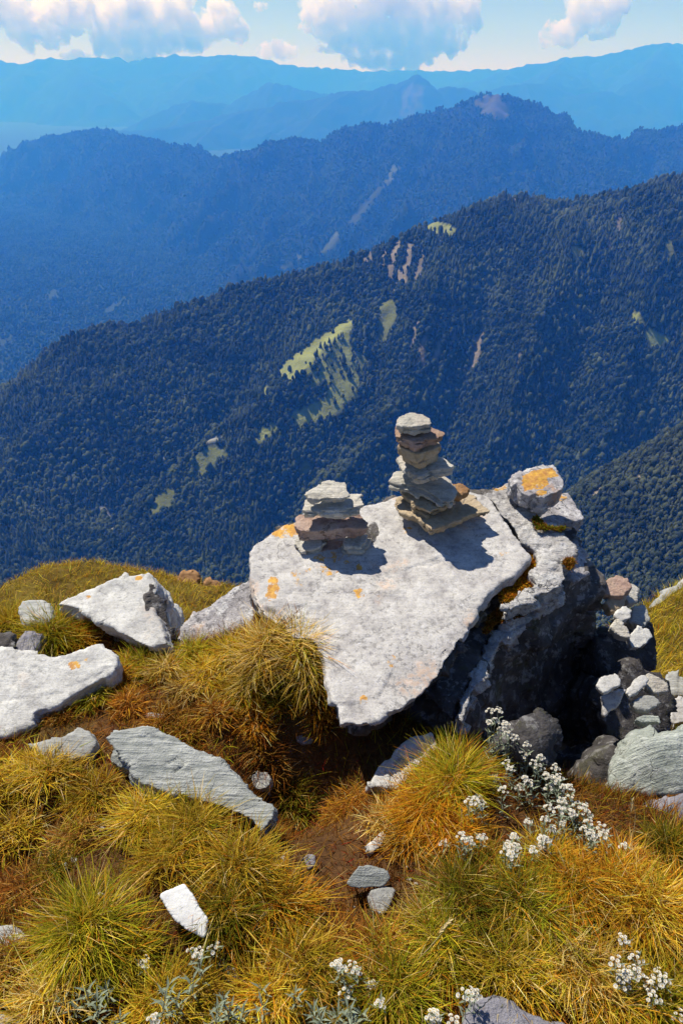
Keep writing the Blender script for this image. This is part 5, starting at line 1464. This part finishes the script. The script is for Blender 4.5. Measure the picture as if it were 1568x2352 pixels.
T(1400, 2040, 0.10, 0.11, ['orange', 'gold', 'rust'], 'orange tuft between the bush and the broad gold tussock', 800)
T(1090, 1995, 0.10, 0.09, ['deep', 'rust', 'orange'], 'dark tuft under the row of white flowers', 700)
T(880, 1880, 0.09, 0.07, ['straw', 'rust'], 'pale matted tuft left of the orange tussock', 600)
T(760, 2280, 0.10, 0.09, ['deep', 'gold', 'rust'], 'olive tuft left of the bottom centre flowers', 700)
T(470, 2290, 0.10, 0.09, ['gold', 'green', 'rust'], 'gold tuft beside the small greenish stone', 700)
T(30, 2250, 0.11, 0.08, ['thatch', 'rust', 'gold'], 'brown-gold tuft at the left edge near the bottom', 700)
T(728, 1575, 0.07, 0.15, ['straw', 'gold'], 'straw tuft pressed against the slab\'s left edge', 700)
T(742, 1660, 0.06, 0.09, ['rust', 'orange', 'gold'], 'rusty gold tuft right at the slab\'s lowest tip', 500)
# ------------------------------------------------------------------ white everlasting flowers
def simple_mat(name, col, rough=0.8, trans=0.0):
    t = NT(name)
    p = t.pos()
    c = t.mix(t.ramp(t.noise(p, 120, 3), [(0.3, 0.0), (0.7, 1.0)]), tuple(0.75 * v for v in col), col)
    s = t.principled(c, rough, None, 0.15)
    if trans:
        tr = t.node('ShaderNodeBsdfTranslucent')
        t.link(c, tr.inputs['Color'])
        mx = t.node('ShaderNodeMixShader')
        mx.inputs[0].default_value = trans
        t.link(s, mx.inputs[1])
        t.link(tr.outputs[0], mx.inputs[2])
        s = mx.outputs[0]
    return t.surface(s)
M_PETAL = simple_mat('everlasting_bract', (0.80, 0.78, 0.72), 0.7, 0.2)
M_EYE = simple_mat('everlasting_eye', (0.42, 0.30, 0.12), 0.8)
M_LEAF = simple_mat('woolly_leaf', (0.27, 0.31, 0.22), 0.85, 0.2)
M_STEM = simple_mat('woolly_stem', (0.24, 0.25, 0.17), 0.85)

def floret_mesh():
    """one everlasting floret: pale papery bracts round a tan eye"""
    V, F, mi = [], [], []
    k = 9
    for ring, (r0, r1, z0, z1) in enumerate(((0.35, 1.0, 0.0, 0.28), (0.3, 0.72, 0.12, 0.55))):
        for i in range(k):
            a = 6.283 * (i + 0.5 * ring) / k
            w = 0.36
            b = len(V)
            V += [(r0 * math.cos(a - w), r0 * math.sin(a - w), z0), (r0 * math.cos(a + w), r0 * math.sin(a + w), z0),
                  (r1 * 0.95 * math.cos(a + w * 0.7), r1 * 0.95 * math.sin(a + w * 0.7), z1), (r1 * 1.12 * math.cos(a), r1 * 1.12 * math.sin(a), z1 - 0.05), (r1 * 0.95 * math.cos(a - w * 0.7), r1 * 0.95 * math.sin(a - w * 0.7), z1)]
            F.append((b, b + 1, b + 2, b + 3, b + 4))
            mi.append(0)
    b = len(V)
    V.append((0, 0, 0.42))
    for i in range(8):
        V.append((0.36 * math.cos(0.785 * i), 0.36 * math.sin(0.785 * i), 0.26))
    for i in range(8):
        F.append((b, b + 1 + i, b + 1 + (i + 1) % 8))
        mi.append(1)
    return np.array(V), F, mi
FL_V, FL_F, FL_M = floret_mesh()

def cluster_geo(top, R, n, size):
    V, F, M = [], [], []
    for i in range(n):
        r = R * math.sqrt((i + 0.3) / n)
        a = 2.4 * i + rng.uniform(-0.3, 0.3)
        tilt = np.array([0.7 * r / R * math.cos(a), 0.7 * r / R * math.sin(a), 1.0])
        tilt = unit(tilt + rng.normal(0, 0.12, 3))
        x = unit(np.cross(tilt, [0.3, 1, 0.1]))
        y = np.cross(tilt, x)
        s = size * rng.uniform(0.8, 1.15)
        c = top + np.array([r * math.cos(a), r * math.sin(a), -0.35 * r * r / R + rng.uniform(-0.002, 0.002)])
        b = len(V)
        W = c + s * (FL_V[:, :1] * x + FL_V[:, 1:2] * y + FL_V[:, 2:] * tilt)
        V += list(W)
        F += [tuple(b + k for k in f) for f in FL_F]
        M += FL_M
    return V, F, M

def leaf_geo(root, dirv, L, w):
    side = unit(np.cross(dirv, [0.05, 0.02, 1]))
    up = np.cross(side, dirv)
    p1 = root + dirv * L * 0.45 + up * L * 0.08
    p2 = root + dirv * L
    p2 = p2 - np.array([0, 0, 0.12 * L])
    return [root, p1 - side * w, p1 + up * w * -0.35, p1 + side * w, p2], [(0, 1, 2), (0, 2, 3), (1, 4, 2), (2, 4, 3)]

def tube(path, r0, r1, k=5):
    path = np.asarray(path, float)
    V, F = [], []
    for i, p in enumerate(path):
        d = unit(path[min(i + 1, len(path) - 1)] - path[max(i - 1, 0)])
        x = unit(np.cross(d, [0.2, 1, 0.1]))
        y = np.cross(d, x)
        r = r0 + (r1 - r0) * i / (len(path) - 1)
        V += [p + r * (x * math.cos(6.283 * j / k) + y * math.sin(6.283 * j / k)) for j in range(k)]
    for i in range(len(path) - 1):
        for j in range(k):
            F.append((i * k + j, i * k + (j + 1) % k, (i + 1) * k + (j + 1) % k, (i + 1) * k + j))
    return V, F

def plain_hit(px, py):
    d = ray(px, py)
    p = d * (1.45 / (-d[2] - 0.12 * d[1]))
    return np.array([p[0], p[1], ground_z(p[0:1], p[1:2])[0]])

def flower_plant(heads, label, height=0.10, leaf=0.022, R=0.015, lean=(0, 0), group='white everlasting flowers', whorl=(), nfl=7):
    """heads: (px, py) of each white flower cluster; whorl: (px, py) of leafy shoots without flowers"""
    allp = list(heads) + list(whorl)
    bx, by = np.mean(np.array(allp), 0)
    low = plain_hit(bx, max(p[1] for p in allp) + 10)
    root = empty('flower_plant', low)
    tag(root, label, 'flower', group)
    for q, (hx, hy) in enumerate(allp):
        flowering = q < len(heads)
        H = height * rng.uniform(0.75, 1.25) * (1.0 if flowering else 0.85)
        foot_y = hy + H * 620
        if 1040 < hx < 1420: foot_y = max(foot_y + 30, 1730 + (hx - 1050) * 0.64)
        g = plain_hit(hx + rng.uniform(-8, 8), foot_y)
        y_top = g[1] + rng.uniform(-0.01, 0.02)
        top = at_y(hx, hy, y_top)
        if top[2] < g[2] + 0.03:
            top = top * 0.97
            top[2] = max(top[2], g[2] + 0.04)
        ft = g * 0.8 + np.array([top[0], top[1], g[2]]) * 0.2
        ft[2] = ground_z(ft[0:1], ft[1:2])[0] - 0.01
        path = [ft + (top - ft) * t + np.array([math.sin(t * 3 + q) * 0.004, 0, 0]) for t in np.linspace(0, 1, 6)]
        V, F = tube(path, 0.0011, 0.0007)
        st = mesh_obj('stem', V, F, M_STEM, root, True, origin=ft)
        LV, LF = [], []
        nl = 11 if flowering else 16
        for i in range(nl):
            t = 0.12 + 0.8 * i / nl
            p = ft + (top - ft) * t
            a = 2.4 * i + q
            dv = unit(np.array([math.cos(a), math.sin(a), 0.55 + 0.5 * t]))
            v, f = leaf_geo(p, dv, leaf * rng.uniform(0.7, 1.2) * (1.0 if flowering else 1.1), leaf * 0.085)
            b = len(LV)
            LV += v
            LF += [tuple(b + k for k in ff) for ff in f]
        lo = mesh_obj('leaves', LV, LF, M_LEAF, None, True, origin=ft)
        lo.parent = st
        lo.location = (0, 0, 0)
        tag(lo, kind='stuff')
        if flowering:
            V, F, M = cluster_geo(np.array(top), R * 0.88 * rng.uniform(0.75, 1.25), max(4, int(nfl * rng.uniform(0.7, 1.3))), 0.0038)
            co_ = mesh_obj('flower_cluster', V, F, M_PETAL, None, True, origin=ft)
            co_.data.materials.append(M_EYE)
            co_.data.polygons.foreach_set('material_index', np.array(M, np.int32))
            co_.parent = st
            co_.location = (0, 0, 0)
            tag(co_, kind='stuff')
    return root

f5 = lambda pts: [(799.5 + 0.49 * x, 1552 + 0.49 * y) for x, y in pts]
f4 = lambda pts: [(768.5 + 0.51 * x, 1834 + 0.51 * y) for x, y in pts]
f3 = lambda pts: [(0.51 * x, 1834 + 0.51 * y) for x, y in pts]
flower_plant(f5([(665, 162), (702, 160), (660, 215), (690, 205), (715, 245), (745, 268), (780, 285), (738, 222)]), 'uppermost stems of white everlasting flowers against the dark flank', 0.10, 0.026, 0.011)
flower_plant(f5([(835, 318), (828, 360), (870, 400), (900, 378), (895, 425), (968, 425), (800, 345)]), 'white everlasting flowers in the middle of the bush by the dark flank', 0.10, 0.026, 0.012)
flower_plant(f5([(745, 405), (760, 430), (685, 470), (725, 530), (800, 520), (830, 478), (850, 500)]), 'white everlasting flowers beside the tall grass dome', 0.09, 0.026, 0.011)
flower_plant(f5([(930, 465), (985, 470), (1010, 520), (940, 520), (1040, 520), (970, 480)]), 'hazy white everlasting flowers nearest the dark flank', 0.10, 0.026, 0.012)
flower_plant(f5([(1040, 570), (1010, 600), (940, 610), (990, 625), (1050, 640), (1110, 610), (1130, 680), (1000, 575), (1075, 600), (1120, 640)]), 'densest mass of white everlasting flowers on the bush\'s right', 0.10, 0.026, 0.014)
flower_plant(f5([(1190, 705), (1200, 740), (1140, 740), (1105, 715), (1150, 752)]), 'white everlasting flowers at the far right end of the bush', 0.09, 0.026, 0.014)
flower_plant(f5([(960, 715), (920, 665), (1005, 690), (840, 680)], ), 'sparse white everlasting flowers in the bush\'s lower middle', 0.08, 0.026, 0.010)
flower_plant(f5([(595, 585), (625, 605), (570, 585), (605, 570)]), 'white everlasting cluster on the left flank of the bush', 0.09, 0.026, 0.014)
flower_plant(f5([(775, 750), (770, 800), (750, 790), (740, 820), (765, 835), (790, 800)]), 'white everlasting flowers low at the centre of the bush', 0.09, 0.026, 0.011)
flower_plant(f5([(865, 812), (910, 760), (905, 790), (930, 765)]), 'white everlasting flowers low on the right of the bush', 0.09, 0.026, 0.011)
flower_plant(f5([(450, 780), (530, 745), (545, 765), (570, 770), (625, 750)]), 'row of white everlasting flowers under the orange tussock', 0.09, 0.026, 0.011)
flower_plant(f5([(1290, 795)]), 'single white everlasting stem right of the bush', 0.09, 0.026, 0.010)
flower_plant(f4([(1300, 630), (1265, 730), (1355, 712), (1320, 790), (1340, 770), (1290, 830), (1360, 780), (1300, 800)]), 'large white everlasting flowers in the lower right grass', 0.11, 0.024, 0.015)
flower_plant(f4([(1455, 785), (1480, 805), (1420, 835), (1435, 890), (1450, 820)]), 'white everlasting flowers right beside the large lower right ones', 0.10, 0.024, 0.014)
flower_plant(f4([(1550, 975)]), 'white everlasting flower cut off at the bottom right corner', 0.09, 0.024, 0.013)
flower_plant(f4([(15, 745), (80, 760), (100, 775), (55, 870), (165, 835), (205, 915)]), 'white everlasting flowers at the bottom centre', 0.11, 0.028, 0.013, whorl=f4([(60, 930), (120, 950), (15, 960), (80, 985)]))
flower_plant(f4([(610, 880), (590, 870), (635, 878)]), 'white everlasting cluster just above the spotted bottom rock', 0.10, 0.024, 0.014)
flower_plant(f4([(455, 975), (440, 985), (540, 1005)]), 'white everlasting cluster left of the spotted bottom rock', 0.08, 0.024, 0.014)
flower_plant(f3([(650, 735)]), 'tall single white everlasting at lower left', 0.13, 0.028, 0.015, whorl=f3([(390, 850), (440, 880), (480, 850)]))
flower_plant(f3([(875, 685), (900, 700)]), 'white everlasting standing below the white stone chip', 0.13, 0.028, 0.013, whorl=f3([(760, 820), (800, 890), (740, 870), (860, 800)]))
flower_plant(f3([(690, 990), (965, 670)]), 'low white everlasting at the bottom edge on the left', 0.07, 0.026, 0.013, whorl=f3([(545, 990), (780, 990), (340, 940), (280, 910)]))
flower_plant(f3([(1525, 745)]), 'white everlasting stem left of the bottom centre group', 0.11, 0.026, 0.012, whorl=f3([(1010, 870), (980, 920), (1040, 930), (970, 985), (1090, 930), (1180, 920), (1180, 840), (1330, 850), (1410, 930), (1445, 975), (1520, 970)]))

# dry seed stalks
def stalk(a, b, label):
    A, B = ground_hit(*a), None
    B = at_y(b[0], b[1], A[1] + 0.03)
    path = [A + (B - A) * t + np.array([0.01 * math.sin(3 * t), 0, 0.012 * math.sin(3.14 * t)]) for t in np.linspace(0, 1, 8)]
    V, F = tube(path, 0.0009, 0.0006)
    o = empty('grass_stalk', A)
    tag(o, label, 'grass stalk', 'dry seed stalks')
    mesh_obj('stem', V, F, M_STRAW, o, True, origin=A)
    d = unit(B - A)
    LV, LF = [], []
    for i in range(12):
        v, f = leaf_geo(B - d * 0.003 * i, unit(d + 0.35 * np.array([math.cos(2.4 * i), math.sin(2.4 * i), 0])), 0.014, 0.0016)
        bb = len(LV)
        LV += v
        LF += [tuple(bb + k for k in ff) for ff in f]
    s = mesh_obj('seed_head', LV, LF, M_STRAW, o, True, origin=A)
    tag(s, kind='stuff')
M_STRAW = simple_mat('dry_straw', (0.62, 0.48, 0.24), 0.8, 0.2)
stalk((1150, 1720), (1218, 1590), 'tall dry seed stalk rising before the dark flank')
stalk((1438, 1960), (1450, 1840), 'thin dry seed stalk in the gap right of the boulder')
stalk((930, 2240), (1030, 2118), 'long dry seed stalk leaning across the lower grass')
